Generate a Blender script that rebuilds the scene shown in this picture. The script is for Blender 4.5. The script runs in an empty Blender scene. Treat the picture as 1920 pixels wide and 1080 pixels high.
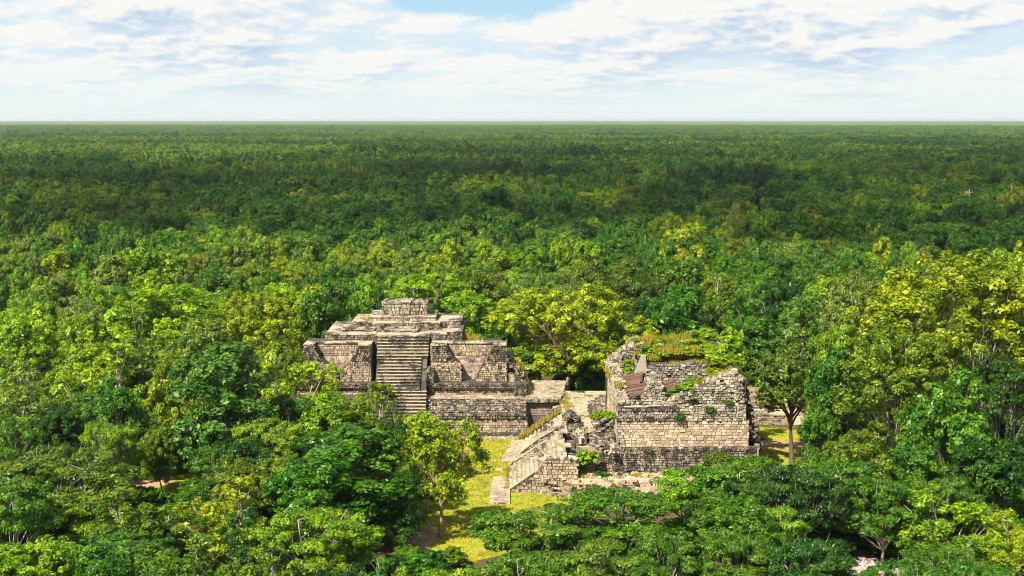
import bpy, math, random
import numpy as np
from mathutils import Vector, Matrix, noise

random.seed(7)
RNG = np.random.default_rng(7)
S = bpy.context.scene
COL = S.collection
rad = math.radians

# ------------------------------------------------------------------ camera, light, exposure
CAM_Z, FPX, PITCH = 30.0, 2640.0, rad(6.83)
cam = bpy.data.cameras.new('camera')
cam.sensor_width = 36.0
cam.lens = FPX / 1920 * 36
cam.clip_start, cam.clip_end = 1.0, 80000.0
camo = bpy.data.objects.new('camera', cam)
COL.objects.link(camo)
camo.location = (0, 0, CAM_Z)
camo.rotation_euler = (rad(90) - PITCH, 0, 0)
S.camera = camo

SUN_AZ, SUN_EL = rad(215), rad(47)          # compass bearing of the sun from +Y, clockwise
sun_dir = Vector((math.sin(SUN_AZ) * math.cos(SUN_EL), math.cos(SUN_AZ) * math.cos(SUN_EL), math.sin(SUN_EL)))
sl = bpy.data.lights.new('sun', 'SUN')
sl.energy = 5.0
sl.angle = rad(0.5)
sl.color = (1.0, 0.93, 0.80)
so = bpy.data.objects.new('sun', sl)
COL.objects.link(so)
so.rotation_euler = sun_dir.to_track_quat('Z', 'Y').to_euler()
so.location = (0, 0, 400)

S.view_settings.view_transform = 'Standard'
S.view_settings.look = 'None'
S.view_settings.gamma = 1.0
S.view_settings.use_curve_mapping = False
S.view_settings.exposure = 1.0
S.render.engine = 'CYCLES'
S.cycles.max_bounces = 6
S.cycles.diffuse_bounces = 3
S.cycles.glossy_bounces = 2
S.cycles.transmission_bounces = 3
S.cycles.transparent_max_bounces = 8
S.cycles.use_denoising = True
S.cycles.pixel_filter_type = 'BLACKMAN_HARRIS'
S.cycles.filter_width = 1.05
S.cycles.sample_clamp_indirect = 4.0


class NT:
    """small helper around a node tree"""
    def __init__(self, tree):
        self.t = tree
        tree.nodes.clear()

    def n(self, typ, **kw):
        nd = self.t.nodes.new(typ)
        for k, v in kw.items():
            if k == 'ins':
                for i, val in v.items():
                    s = nd.inputs[i]
                    if hasattr(val, 'is_output'):
                        self.t.links.new(val, s)
                    else:
                        s.default_value = val
            else:
                setattr(nd, k, v)
        return nd

    def math(self, op, a, b=0.0, c=0.0, clamp=False):
        nd = self.n('ShaderNodeMath', operation=op, use_clamp=clamp, ins={0: a, 1: b, 2: c})
        return nd.outputs[0]

    def vmath(self, op, a, b=(0, 0, 0), out=0):
        nd = self.n('ShaderNodeVectorMath', operation=op)
        for i, v in ((0, a), (1, b)):
            if hasattr(v, 'is_output'):
                self.t.links.new(v, nd.inputs[i])
            else:
                nd.inputs[i].default_value = v
        return nd.outputs[out]

    def scale(self, v, f):
        nd = self.n('ShaderNodeVectorMath', operation='SCALE')
        self.t.links.new(v, nd.inputs[0])
        if hasattr(f, 'is_output'):
            self.t.links.new(f, nd.inputs['Scale'])
        else:
            nd.inputs['Scale'].default_value = f
        return nd.outputs[0]

    def noise(self, vec, scale, detail=4, rough=0.55, dist=0.0):
        nd = self.n('ShaderNodeTexNoise')
        if vec is not None:
            self.t.links.new(vec, nd.inputs['Vector'])
        nd.inputs['Scale'].default_value = scale
        nd.inputs['Detail'].default_value = detail
        nd.inputs['Roughness'].default_value = rough
        nd.inputs['Distortion'].default_value = dist
        return nd.outputs[0]

    def ramp(self, fac, lo, hi, a=0.0, b=1.0):
        nd = self.n('ShaderNodeMapRange', clamp=True, interpolation_type='SMOOTHSTEP',
                    ins={0: fac, 1: lo, 2: hi, 3: a, 4: b})
        return nd.outputs[0]

    def mix(self, fac, a, b, blend='MIX'):
        nd = self.n('ShaderNodeMix', data_type='RGBA', blend_type=blend)
        for i, v in ((0, fac), (6, a), (7, b)):
            if hasattr(v, 'is_output'):
                self.t.links.new(v, nd.inputs[i])
            else:
                nd.inputs[i].default_value = v if i == 0 else (*v, 1.0)
        return nd.outputs[2]

    def link(self, a, b):
        self.t.links.new(a, b)


# ------------------------------------------------------------------ sky
world = bpy.data.worlds.new('World')
S.world = world
world.use_nodes = True
w = NT(world.node_tree)
tc = w.n('ShaderNodeTexCoord')
D = tc.outputs['Generated']
sep = w.n('ShaderNodeSeparateXYZ', ins={0: D})
zz = w.math('MAXIMUM', sep.outputs[2], 0.0)
sky = w.n('ShaderNodeTexSky', sky_type='NISHITA', sun_disc=False, sun_elevation=SUN_EL, sun_rotation=SUN_AZ,
          altitude=50, air_density=1.0, dust_density=1.2, ozone_density=1.5)
# cloud field: heaps seen from the side, lower and flatter towards the horizon
hyp = w.math('SQRT', w.math('ADD', w.math('MULTIPLY', sep.outputs[0], sep.outputs[0]), w.math('MAXIMUM', w.math('MULTIPLY', sep.outputs[1], sep.outputs[1]), 1e-6)))
vv = w.math('MULTIPLY', w.math('LOGARITHM', w.math('ADD', zz, 0.035), 2.71828), 0.27)
dom = w.n('ShaderNodeCombineXYZ', ins={0: w.math('DIVIDE', sep.outputs[0], hyp), 1: w.math('DIVIDE', sep.outputs[1], hyp), 2: vv}).outputs[0]
warpc = w.n('ShaderNodeTexNoise', ins={'Vector': dom, 'Scale': 14.0, 'Detail': 3.0}).outputs['Color']
dom2 = w.vmath('ADD', dom, w.scale(w.vmath('SUBTRACT', warpc, (.5, .5, .5)), 0.035))
nA = w.noise(w.vmath('ADD', dom2, (3.3, 0.4, 0.6)), 8.5, 8, 0.55)
nB = w.noise(w.vmath('ADD', dom2, (3.3 - .006, 0.4, 0.622)), 8.5, 5, 0.5)
nBig = w.noise(w.vmath('ADD', dom, (9.2, 5.0, 2.0)), 3.6, 2, 0.5)
nC = w.noise(w.vmath('ADD', dom2, (1.7, 0.0, .3)), 21.0, 6, 0.58)
nD = w.noise(w.vmath('ADD', dom2, (1.7 - .003, 0.0, .309)), 21.0, 4, 0.5)
# the clear blue gap high over the middle of the view
az = w.math('DIVIDE', sep.outputs[0], w.math('MAXIMUM', sep.outputs[1], 0.05))
ga = w.math('MULTIPLY', w.math('ADD', az, 0.046), 15.0)
gz = w.math('MULTIPLY', w.math('SUBTRACT', zz, 0.092), 34.0)
gd = w.math('ADD', w.math('MULTIPLY', ga, ga), w.math('MULTIPLY', gz, gz))
gap = w.math('MULTIPLY', w.math('POWER', 2.718, w.math('MULTIPLY', gd, -1.0)), 0.34)
dens = w.math('ADD', w.math('ADD', nA, w.math('MULTIPLY', w.math('SUBTRACT', nC, .5), .22)), w.math('MULTIPLY', w.math('SUBTRACT', nBig, 0.5), 0.25))
dens = w.math('SUBTRACT', dens, gap)
thin = w.ramp(zz, 0.12, 0.5, 0.0, 0.14)     # broken cloud overhead, more of it near the horizon
dens = w.math('SUBTRACT', dens, thin)
mask = w.ramp(dens, 0.27, 0.40)
lit = w.ramp(w.math('ADD', w.math('SUBTRACT', nA, nB), w.math('MULTIPLY', w.math('SUBTRACT', nC, nD), .7)), -0.10, 0.06)
thick = w.ramp(dens, 0.42, 0.64)
shade_col = w.mix(thick, (0.76, 0.89, 0.97), (0.54, 0.69, 0.88))
ccol = w.mix(lit, shade_col, (0.99, 0.985, 0.96))
blue = w.mix(w.ramp(zz, 0.02, 0.13), (0.70, 0.91, 0.97), (0.36, 0.67, 0.93))
low = w.mix(mask, blue, ccol)
haze_f = w.ramp(zz, 0.002, 0.050, 1.0, 0.0)
low = w.mix(w.math('MULTIPLY', haze_f, 0.93), low, (0.87, 0.965, 0.94))
bg1 = w.n('ShaderNodeBackground', ins={0: sky.outputs[0], 1: 0.10})
bg2 = w.n('ShaderNodeBackground', ins={0: low, 1: 0.48})
hi = w.ramp(zz, 0.10, 0.42)                  # above that band the physical sky takes over between the clouds
fac = w.math('SUBTRACT', 1.0, w.math('MULTIPLY', hi, w.math('SUBTRACT', 1.0, w.math('MULTIPLY', mask, 0.32))))
mx = w.n('ShaderNodeMixShader', ins={0: fac, 1: bg1.outputs[0], 2: bg2.outputs[0]})
wo = w.n('ShaderNodeOutputWorld', ins={0: mx.outputs[0]})


# ------------------------------------------------------------------ pixel -> place helpers (1920 x 1080 photograph)
CP, SP = math.cos(PITCH), math.sin(PITCH)

def P(px, py, Y):
    u, v = (px - 960) / FPX, (540 - py) / FPX
    t = Y / (CP + v * SP)
    return Vector((u * t, Y, CAM_Z + t * (v * CP - SP)))

def G(px, py, z=0.0):
    u, v = (px - 960) / FPX, (540 - py) / FPX
    t = (z - CAM_Z) / (v * CP - SP)
    return Vector((u * t, t * (CP + v * SP), z))

def xz(px, py, Y):
    p = P(px, py, Y)
    return (p.x, p.z)


# ------------------------------------------------------------------ object helpers
def tag(o, label=None, cat=None, group=None, kind=None):
    if label: o['label'] = label
    if cat: o['category'] = cat
    if group: o['group'] = group
    if kind: o['kind'] = kind
    return o

def thing(name, loc, label, cat, group=None):
    o = bpy.data.objects.new(name, None)
    o.empty_display_size = 0.3
    COL.objects.link(o)
    o.location = loc
    return tag(o, label, cat, group)

def link(name, mesh, parent=None, world_mesh=True):
    o = bpy.data.objects.new(name, mesh)
    COL.objects.link(o)
    if parent is not None:
        o.parent = parent
        if world_mesh:                       # mesh is in world coordinates; parent is an unrotated Empty or such a mesh
            base = parent
            off = Vector((0, 0, 0))
            while base is not None:
                off += base.location
                base = base.parent
            o.location = -off
    return o

class MB:
    """collects polygons for ONE mesh"""
    def __init__(self):
        self.v, self.f, self.m = [], [], []

    def add(self, vs, fs, mat=0):
        b = len(self.v)
        self.v.extend([tuple(x) for x in vs])
        for f in fs:
            self.f.append([b + i for i in f])
            self.m.append(mat)

    def box(self, x0, x1, y0, y1, z0, z1, mat=0, jit=0.0):
        j = lambda: random.uniform(-jit, jit) if jit else 0.0
        vs = [(x + j(), y + j(), z + j()) for z in (z0, z1) for y in (y0, y1) for x in (x0, x1)]
        self.add(vs, [(0, 2, 3, 1), (4, 5, 7, 6), (0, 1, 5, 4), (2, 6, 7, 3), (0, 4, 6, 2), (1, 3, 7, 5)], mat)

    def prism(self, poly, O, U, V, N, depth, mat=0):
        """polygon in the plane O+u*U+v*V, extruded backwards along -N"""
        n = len(poly)
        fr = [O + U * a + V * b for a, b in poly]
        bk = [p - N * depth for p in fr]
        fs = [tuple(range(n)), tuple(range(2 * n - 1, n - 1, -1))]
        for i in range(n):
            k = (i + 1) % n
            fs.append((i, i + n, k + n, k))
        self.add(fr + bk, fs, mat)

    def stone(self, c, U, V, N, w, h, d, mat=0, j=0.12, taper=0.16):
        """one dressed stone: wide back edge, inset uneven face"""
        back, front = [], []
        for sx, sy in ((-1, -1), (1, -1), (1, 1), (-1, 1)):
            back.append(c + U * (sx * w / 2) + V * (sy * h / 2) - N * 0.06)
            kx = 1 - taper * random.uniform(.5, 1.6) * min(1, h / w)
            ky = 1 - taper * random.uniform(.5, 1.6)
            front.append(c + U * (sx * w / 2 * kx) + V * (sy * h / 2 * ky) + N * (d * random.uniform(1 - j * 3, 1 + j * 3)))
        self.add(back + front, [(4, 5, 6, 7), (0, 1, 5, 4), (1, 2, 6, 5), (2, 3, 7, 6), (3, 0, 4, 7)], mat)

    def rock(self, c, r, mat=0, sq=(1, 1, .7)):
        """an irregular tumbled stone"""
        rot = Matrix.Rotation(random.uniform(0, 6.3), 3, 'Z') @ Matrix.Rotation(random.uniform(-.5, .5), 3, 'X')
        vs = []
        for sx in (-1, 1):
            for sy in (-1, 1):
                for sz in (-1, 1):
                    vs.append(Vector(c) + rot @ Vector((sx * r * sq[0] * random.uniform(.55, 1), sy * r * sq[1] * random.uniform(.55, 1), sz * r * sq[2] * random.uniform(.55, 1))))
        self.add(vs, [(0, 1, 3, 2), (4, 6, 7, 5), (0, 4, 5, 1), (2, 3, 7, 6), (0, 2, 6, 4), (1, 5, 7, 3)], mat)

    def panel(self, O, U, V, N, w, h, sw=.36, sh=.22, d=(.02, .07), mask=None, drop=.02, mat=0, matf=None, taper=.16, rough=0.0, rows_out=None):
        v = 0.0
        while v < h - sh * .4:
            rh = min(sh * random.uniform(.8, 1.25), h - v)
            if h - v - rh < sh * .4: rh = h - v
            u = -random.uniform(0, sw * .5)
            while u < w:
                rw = sw * random.uniform(.55, 1.5)
                a, b = max(u, 0), min(u + rw, w)
                if b - a > sw * .3 and random.random() > drop:
                    cu, cv = (a + b) / 2, v + rh / 2
                    if mask is None or mask(cu, cv):
                        c = O + U * cu + V * cv
                        if rough: c = c + N * random.uniform(-rough, rough) + V * random.uniform(-rough, rough) * .4
                        ww, hh = (b - a) - .03, rh - .025
                        if rows_out is not None:
                            rows_out.append((c, ww, hh))
                        else:
                            self.stone(c, U, V, N, ww, hh, random.uniform(*d), matf(cu, cv) if matf else mat, taper=taper)
                u += rw
            v += rh

    def build(self, name, mats, parent=None, smooth=False):
        me = bpy.data.meshes.new(name)
        me.from_pydata(self.v, [], self.f)
        for m in (mats if isinstance(mats, (list, tuple)) else [mats]):
            me.materials.append(m)
        me.polygons.foreach_set('material_index', self.m)
        if smooth:
            me.polygons.foreach_set('use_smooth', [True] * len(self.f))
        me.update()
        return link(name, me, parent)

X, Yv, Z = Vector((1, 0, 0)), Vector((0, 1, 0)), Vector((0, 0, 1))
FRONT, LEFTN, RIGHTN = Vector((0, -1, 0)), Vector((-1, 0, 0)), Vector((1, 0, 0))

def inside(poly):
    def f(x, y):
        c = False
        n = len(poly)
        for i in range(n):
            x1, y1 = poly[i]
            x2, y2 = poly[(i + 1) % n]
            if (y1 > y) != (y2 > y) and x < (x2 - x1) * (y - y1) / (y2 - y1) + x1:
                c = not c
        return c
    return f


# ------------------------------------------------------------------ materials
def new_mat(name):
    m = bpy.data.materials.new(name)
    m.use_nodes = True
    return m, NT(m.node_tree)

def finish(m, t, col, rough=0.9, bump=None, spec=0.25, bdist=0.03, bstr=0.6):
    b = t.n('ShaderNodeBsdfPrincipled')
    if hasattr(col, 'is_output'): t.link(col, b.inputs['Base Color'])
    else: b.inputs['Base Color'].default_value = (*col, 1)
    b.inputs['Roughness'].default_value = rough
    b.inputs['Specular IOR Level'].default_value = spec
    if bump is not None:
        bn = t.n('ShaderNodeBump', ins={'Strength': bstr, 'Distance': bdist, 'Height': bump})
        t.link(bn.outputs[0], b.inputs['Normal'])
    t.n('ShaderNodeOutputMaterial', ins={0: b.outputs[0]})
    return m

def stone_mat(name, c1, c2, c3, stain=0.45, stain_col=(.035, .033, .028), moss=0.0, per_object=False, nscale=.5):
    m, t = new_mat(name)
    geo = t.n('ShaderNodeNewGeometry')
    pos = geo.outputs['Position']
    if per_object:
        r = t.n('ShaderNodeObjectInfo').outputs['Random']
    else:
        r = geo.outputs['Random Per Island']
    col = t.mix(t.ramp(r, 0.0, 0.62), c1, c2)
    col = t.mix(t.ramp(r, 0.62, 1.0), col, c3)
    r2 = t.math('FRACT', t.math('MULTIPLY', r, 37.7))
    col = t.mix(1.0, col, t.n('ShaderNodeCombineColor', ins={0: t.ramp(r2, 0, 1, .55, 1.22), 1: t.ramp(r2, 0, 1, .55, 1.21), 2: t.ramp(r2, 0, 1, .55, 1.18)}).outputs[0], 'MULTIPLY')
    fine = t.noise(pos, 9.0, 5, .65)
    col = t.mix(t.ramp(fine, .35, .75, 0, .5), col, t.mix(.5, c1, (.10, .09, .075)))
    # lichen and rain stains in streaks down the walls
    st_v = t.vmath('MULTIPLY', pos, (1.0, 1.0, .45))
    sn = t.math('ADD', t.math('MULTIPLY', t.noise(st_v, nscale, 6, .68), .75), t.math('MULTIPLY', t.noise(pos, 4.5, 3, .6), .25))
    sf = t.ramp(t.math('ADD', sn, t.math('MULTIPLY', t.math('SUBTRACT', r2, .5), .16)), .64 - stain * .28, .73 - stain * .28, 0, .92)
    col = t.mix(sf, col, stain_col)
    if moss:
        mf = t.ramp(t.noise(pos, .9, 5, .7), .60 - moss * .1, .72 - moss * .1, 0, .8)
        col = t.mix(mf, col, (.06, .09, .02))
    return finish(m, t, col, .92, fine, .2, .03, .7)

M = {}
M['stone_tan'] = stone_mat('weathered_tan_stone', (.40, .30, .19), (.46, .36, .24), (.33, .25, .17), .22)
M['stone_tan_single'] = stone_mat('dressed_tan_stone', (.48, .37, .245), (.54, .43, .295), (.39, .295, .19), .24, stain_col=(.16, .115, .08), per_object=True)
M['stone_pyr'] = stone_mat('pyramid_stone', (.41, .315, .20), (.49, .385, .25), (.29, .23, .155), .44, (.03, .027, .022), nscale=2.0)
M['stone_grey'] = stone_mat('grey_rubble_stone', (.34, .285, .205), (.44, .375, .275), (.20, .175, .13), .44, nscale=2.0)
M['stone_white'] = stone_mat('pale_rubble_stone', (.39, .33, .24), (.49, .42, .31), (.25, .21, .15), .36, moss=.5, nscale=2.0)
M['stone_dark'] = stone_mat('lichen_dark_stone', (.30, .235, .165), (.40, .325, .235), (.14, .12, .09), .66, (.025, .023, .018), nscale=1.8)
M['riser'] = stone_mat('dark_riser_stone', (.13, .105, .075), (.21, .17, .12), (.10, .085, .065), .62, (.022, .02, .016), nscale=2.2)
M['stone_cream'] = stone_mat('plastered_cream_stone', (.40, .325, .215), (.46, .38, .255), (.33, .27, .185), .34)
M['tread'] = stone_mat('worn_tread', (.34, .27, .18), (.385, .31, .21), (.29, .235, .16), .36)
M['mortar'] = stone_mat('dark_joint_mortar', (.075, .062, .047), (.085, .07, .055), (.065, .055, .04), .3)
M['mortar_tan'] = stone_mat('tan_joint_mortar', (.27, .195, .12), (.29, .21, .13), (.25, .18, .11), .15)
M['plaster_pink'] = stone_mat('pink_vault_plaster', (.30, .225, .165), (.34, .26, .19), (.26, .20, .15), .42, (.15, .11, .09), nscale=.8)
M['gravel'] = stone_mat('tan_gravel', (.38, .30, .19), (.42, .335, .215), (.35, .28, .185), .2)
M['gravel_pink'] = stone_mat('pink_grey_gravel', (.42, .31, .28), (.46, .355, .33), (.36, .27, .245), .25)

def plank_mat():
    m, t = new_mat('weathered_brown_plank')
    geo = t.n('ShaderNodeNewGeometry')
    v = t.vmath('MULTIPLY', geo.outputs['Position'], (1.2, 6.0, 6.0))
    nz = t.noise(v, 2.2, 6, .7)
    r = t.n('ShaderNodeObjectInfo').outputs['Random']
    col = t.mix(nz, (.075, .04, .026), (.20, .115, .075))
    col = t.mix(t.math('MULTIPLY', r, .4), col, (.15, .095, .065))
    return finish(m, t, col, .85, nz, .2, .03, .8)
M['plank'] = plank_mat()

def bark_mat(name, a, b):
    m, t = new_mat(name)
    geo = t.n('ShaderNodeNewGeometry')
    nz = t.noise(t.vmath('MULTIPLY', geo.outputs['Position'], (5, 5, 1.2)), 2.0, 5, .65)
    return finish(m, t, t.mix(nz, a, b), .9, nz, .2, .03, .6)
M['bark_pale'] = bark_mat('pale_grey_bark', (.24, .19, .14), (.50, .43, .34))
M['bark_dark'] = bark_mat('dark_bark', (.07, .052, .036), (.17, .13, .095))
M['bark_red'] = bark_mat('reddish_bark', (.20, .12, .07), (.40, .27, .17))
M['concrete'] = bark_mat('pale_concrete_pole', (.30, .30, .28), (.42, .42, .39))

def leaf_mat(name='leaf', trans=.38, spec=.34):
    m, t = new_mat(name)
    at = t.n('ShaderNodeAttribute', attribute_type='INSTANCER', attribute_name='tint')
    cl = t.n('ShaderNodeAttribute', attribute_type='GEOMETRY', attribute_name='vary')
    geo = t.n('ShaderNodeNewGeometry')
    r = geo.outputs['Random Per Island']
    tint = at.outputs['Color']
    c = t.n('ShaderNodeHueSaturation', ins={'Hue': t.ramp(cl.outputs['Fac'], 0, 1, .485, .519),
                                            'Saturation': 1.0,
                                            'Value': t.math('MULTIPLY', t.ramp(r, 0, 1, .62, 1.38), t.ramp(cl.outputs['Fac'], 0, 1, 1.30, .72)),
                                            'Color': tint}).outputs[0]
    b = t.n('ShaderNodeBsdfPrincipled', ins={'Base Color': c, 'Roughness': .40, 'Specular IOR Level': spec})
    tcol = t.mix(1.0, c, (1.25, 1.20, .35), 'MULTIPLY')
    tr = t.n('ShaderNodeBsdfTranslucent', ins={0: tcol})
    mx = t.n('ShaderNodeMixShader', ins={0: trans, 1: b.outputs[0], 2: tr.outputs[0]})
    t.n('ShaderNodeOutputMaterial', ins={0: mx.outputs[0]})
    return m
M['leaf'] = leaf_mat()

def ground_mat():
    m, t = new_mat('forest_floor')
    pos = t.n('ShaderNodeNewGeometry').outputs['Position']
    a = t.noise(pos, .12, 5, .6)
    b = t.noise(pos, 2.0, 5, .7)
    col = t.mix(t.ramp(a, .40, .62), (.115, .075, .045), (.075, .085, .018))
    col = t.mix(t.ramp(b, .35, .7), col, t.mix(.5, col, (.05, .035, .02)))
    return finish(m, t, col, 1.0, b, .1, .1, .5)
M['ground'] = ground_mat()

def lawn_mat():
    m, t = new_mat('dry_lawn')
    pos = t.n('ShaderNodeNewGeometry').outputs['Position']
    a = t.noise(pos, .35, 5, .65)
    b = t.noise(pos, 5.0, 5, .7)
    col = t.mix(t.ramp(a, .34, .60), (.36, .345, .015), (.22, .28, .012))
    col = t.mix(t.ramp(b, .35, .75, 0, .6), col, (.30, .22, .05))
    col = t.mix(t.ramp(t.noise(pos, .22, 4, .6), .62, .70, 0, .8), col, (.42, .28, .15))
    return finish(m, t, col, 1.0, b, .1, .05, .8)
M['lawn'] = lawn_mat()

def soil_mat():
    m, t = new_mat('reddish_soil')
    pos = t.n('ShaderNodeNewGeometry').outputs['Position']
    b = t.noise(pos, 1.4, 6, .7)
    return finish(m, t, t.mix(b, (.30, .17, .09), (.55, .34, .20)), 1.0, b, .1, .05, .6)
M['soil'] = soil_mat()

def blade_mat():
    m, t = new_mat('grass_blade')
    r = t.n('ShaderNodeNewGeometry').outputs['Random Per Island']
    at = t.n('ShaderNodeAttribute', attribute_type='GEOMETRY', attribute_name='dry')
    c = t.mix(at.outputs['Fac'], t.mix(r, (.16, .24, .02), (.32, .34, .03)), t.mix(r, (.46, .36, .06), (.48, .23, .05)))
    d = t.n('ShaderNodeBsdfDiffuse', ins={0: c})
    tr = t.n('ShaderNodeBsdfTranslucent', ins={0: c})
    mx = t.n('ShaderNodeMixShader', ins={0: .35, 1: d.outputs[0], 2: tr.outputs[0]})
    t.n('ShaderNodeOutputMaterial', ins={0: mx.outputs[0]})
    return m
M['blade'] = blade_mat()

def canopy_mat():
    m, t = new_mat('distant_canopy')
    pos = t.n('ShaderNodeNewGeometry').outputs['Position']
    p2 = t.vmath('MULTIPLY', pos, (1, 1, 0))
    a = t.noise(p2, .0016, 5, .6)
    b = t.noise(p2, .03, 5, .7)
    c = t.noise(t.vmath('MULTIPLY', pos, (.3, 1, 0)), .0011, 4, .6)
    col = t.mix(t.ramp(b, .3, .7), (.045, .10, .012), (.11, .175, .014))
    col = t.mix(t.ramp(a, .46, .60), col, t.mix(.5, col, (.12, .17, .008)))
    col = t.mix(t.ramp(c, .50, .60, 0, .8), col, (.13, .19, .012))
    col = t.mix(t.ramp(c, .38, .47, .35, 0), col, (.035, .085, .010))
    return finish(m, t, col, 1.0, None, .0)
M['canopy'] = canopy_mat()

def cloud_mat():
    m, t = new_mat('shade_cloud')
    d = t.n('ShaderNodeBsdfDiffuse', ins={0: (.9, .9, .92, 1)})
    tp = t.n('ShaderNodeBsdfTransparent')
    mx = t.n('ShaderNodeMixShader', ins={0: .30, 1: tp.outputs[0], 2: d.outputs[0]})
    t.n('ShaderNodeOutputMaterial', ins={0: mx.outputs[0]})
    return m
M['cloud'] = cloud_mat()


# ------------------------------------------------------------------ ground
def sheet(name, pts, z, mat, kind='structure'):
    mb = MB()
    mb.add([(x, y, z) for x, y in pts], [tuple(range(len(pts)))])
    return tag(mb.build(name, mat), kind=kind)

def rough_poly(cx, cy, rx, ry, n=40, amp=.16, seed=0):
    out = []
    for i in range(n):
        a = 2 * math.pi * i / n
        k = 1 + amp * noise.noise(Vector((math.cos(a) * 1.6, math.sin(a) * 1.6, seed * 3.7))) * 2
        out.append((cx + rx * k * math.cos(a), cy + ry * k * math.sin(a)))
    return out

gm = MB()
rings = [0.01, 60, 120, 200, 400, 1000, 3000, 8000, 20000]
NSEG = 64
gv = [(0, 0, 0)] + [(r * math.cos(2 * math.pi * i / NSEG), r * math.sin(2 * math.pi * i / NSEG), 0) for r in rings[1:] for i in range(NSEG)]
gf = [(0, 1 + i, 1 + (i + 1) % NSEG) for i in range(NSEG)]
for k in range(len(rings) - 2):
    b0, b1 = 1 + k * NSEG, 1 + (k + 1) * NSEG
    gf += [(b0 + i, b1 + i, b1 + (i + 1) % NSEG, b0 + (i + 1) % NSEG) for i in range(NSEG)]
gm.add(gv, gf)
tag(gm.build('ground', M['ground']), kind='structure')
LAWN = [(-9.5, 101), (-8, 96), (-6.5, 93.5), (-3, 93), (1, 96), (4, 104), (5.2, 111), (5, 125), (6, 132), (4, 134), (-24, 134), (-25, 130), (-12, 126), (-9, 118), (-7.5, 108)]
sheet('lawn', LAWN, .02, M['lawn'])
sheet('lawn', rough_poly(-28, 113, 2.5, 4, seed=9), .024, M['lawn'])
sheet('lawn', rough_poly(26, 124, 10, 13.5, seed=2), .02, M['lawn'])
sheet('soil', rough_poly(24.3, 128.2, 3.6, 2.3, seed=3, amp=.2), .032, M['soil'])
sheet('soil', rough_poly(29.5, 123.0, 5, 2.2, seed=5, amp=.2), .032, M['soil'])
sheet('soil', rough_poly(-31, 115, 2.6, 2.6, seed=6), .032, M['soil'])
sheet('gravel_court', rough_poly(17, 86, 24, 10, seed=4, amp=.1), .024, M['gravel_pink'])
gmb = MB()
for i in range(5200):
    a, q = random.uniform(0, 6.283), math.sqrt(random.random())
    gmb.rock((17 + 22 * q * math.cos(a), 86 + 9 * q * math.sin(a), .05), random.uniform(.07, .2))
tag(gmb.build('gravel', M['gravel_pink']), 'pink grey loose stones of the court under the front trees', kind='stuff')

# ------------------------------------------------------------------ stepped pyramid (middle left)
pyr = thing('stepped_pyramid', (-9, 132, 0), 'grey stepped stone pyramid with a broad central stairway and a small square shrine on top', 'pyramid')
core, dark, pale, pst, pink = MB(), MB(), MB(), MB(), MB()
XL, XR = -24.0, P(989, 800, 132).x
z1 = P(960, 785, 132).z         # top of lowest wall
z2 = P(960, 775, 132).z         # top of moulding
z3 = P(960, 748, 133.2).z       # ledge
z4 = P(960, 727, 135.3).z
z5 = P(960, 719, 135.0).z
zt = P(960, 648, 136).z
core.box(XL, XR, 132.06, 150, -.2, z1)
core.box(XL, XR - .05, 132.02, 150, z1, z2)
core.prism([(132.1, z2), (133.2, z3), (148, z3), (148, z2)], Vector((XR - .1, 0, 0)), Yv, Z, X, XR - .1 - XL)
core.box(XL, XR - .2, 135.36, 147.6, z3, z4)
core.box(XL, XR - .3, 135.1, 147.4, z4, z5)
pst.panel(Vector((-21, 132.06, 0)), X, Z, FRONT, XR + 21, z1, .40, .24, taper=.10)
pst.panel(Vector((XR, 132.06, 0)), Yv, Z, RIGHTN, 4, z1, .40, .24)
dark.panel(Vector((-21, 131.98, z1 + .02)), X, Z, FRONT, XR + 21, z2 - z1 - .03, .34, .22, d=(.1, .2))
sl_v = Vector((0, 1.1, z3 - z2)); sl_h = sl_v.length; sl_v.normalize()
dark.panel(Vector((-21, 132.1, z2)), X, sl_v, sl_v.cross(X) * -1 if sl_v.cross(X).y > 0 else sl_v.cross(X), XR + 20.9, sl_h, .30, .21, d=(.03, .13), rough=.04, drop=.06)
pst.panel(Vector((-21, 135.36, z3)), X, Z, FRONT, XR + 20.8, z4 - z3, .36, .22)
dark.panel(Vector((-21, 135.08, z4)), X, Z, FRONT, XR + 20.7, z5 - z4, .32, .18, d=(.06, .14))
# the sunlit ledge: flat worn paving
pale.panel(Vector((-8.3, 133.3, z3)), X, Yv, Z, XR + 8.0, 2.0, .5, .36, d=(.005, .03), taper=.06)
# block at the right end of the second tier
core.box(XR - 1.3, XR - .1, 134.4, 137, z3, z5 + .1)
dark.panel(Vector((XR - 1.3, 134.4, z3)), X, Z, FRONT, 1.2, z5 + .1 - z3, .3, .22)
dark.panel(Vector((XR - .1, 134.4, z3)), Yv, Z, RIGHTN, 2.6, z5 + .1 - z3, .3, .22)

def poly_px(pts, Y, ox=560, oy=560, s=4.3636):
    return [xz(ox + a / s, oy + b / s, Y) for a, b in pts]

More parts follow.
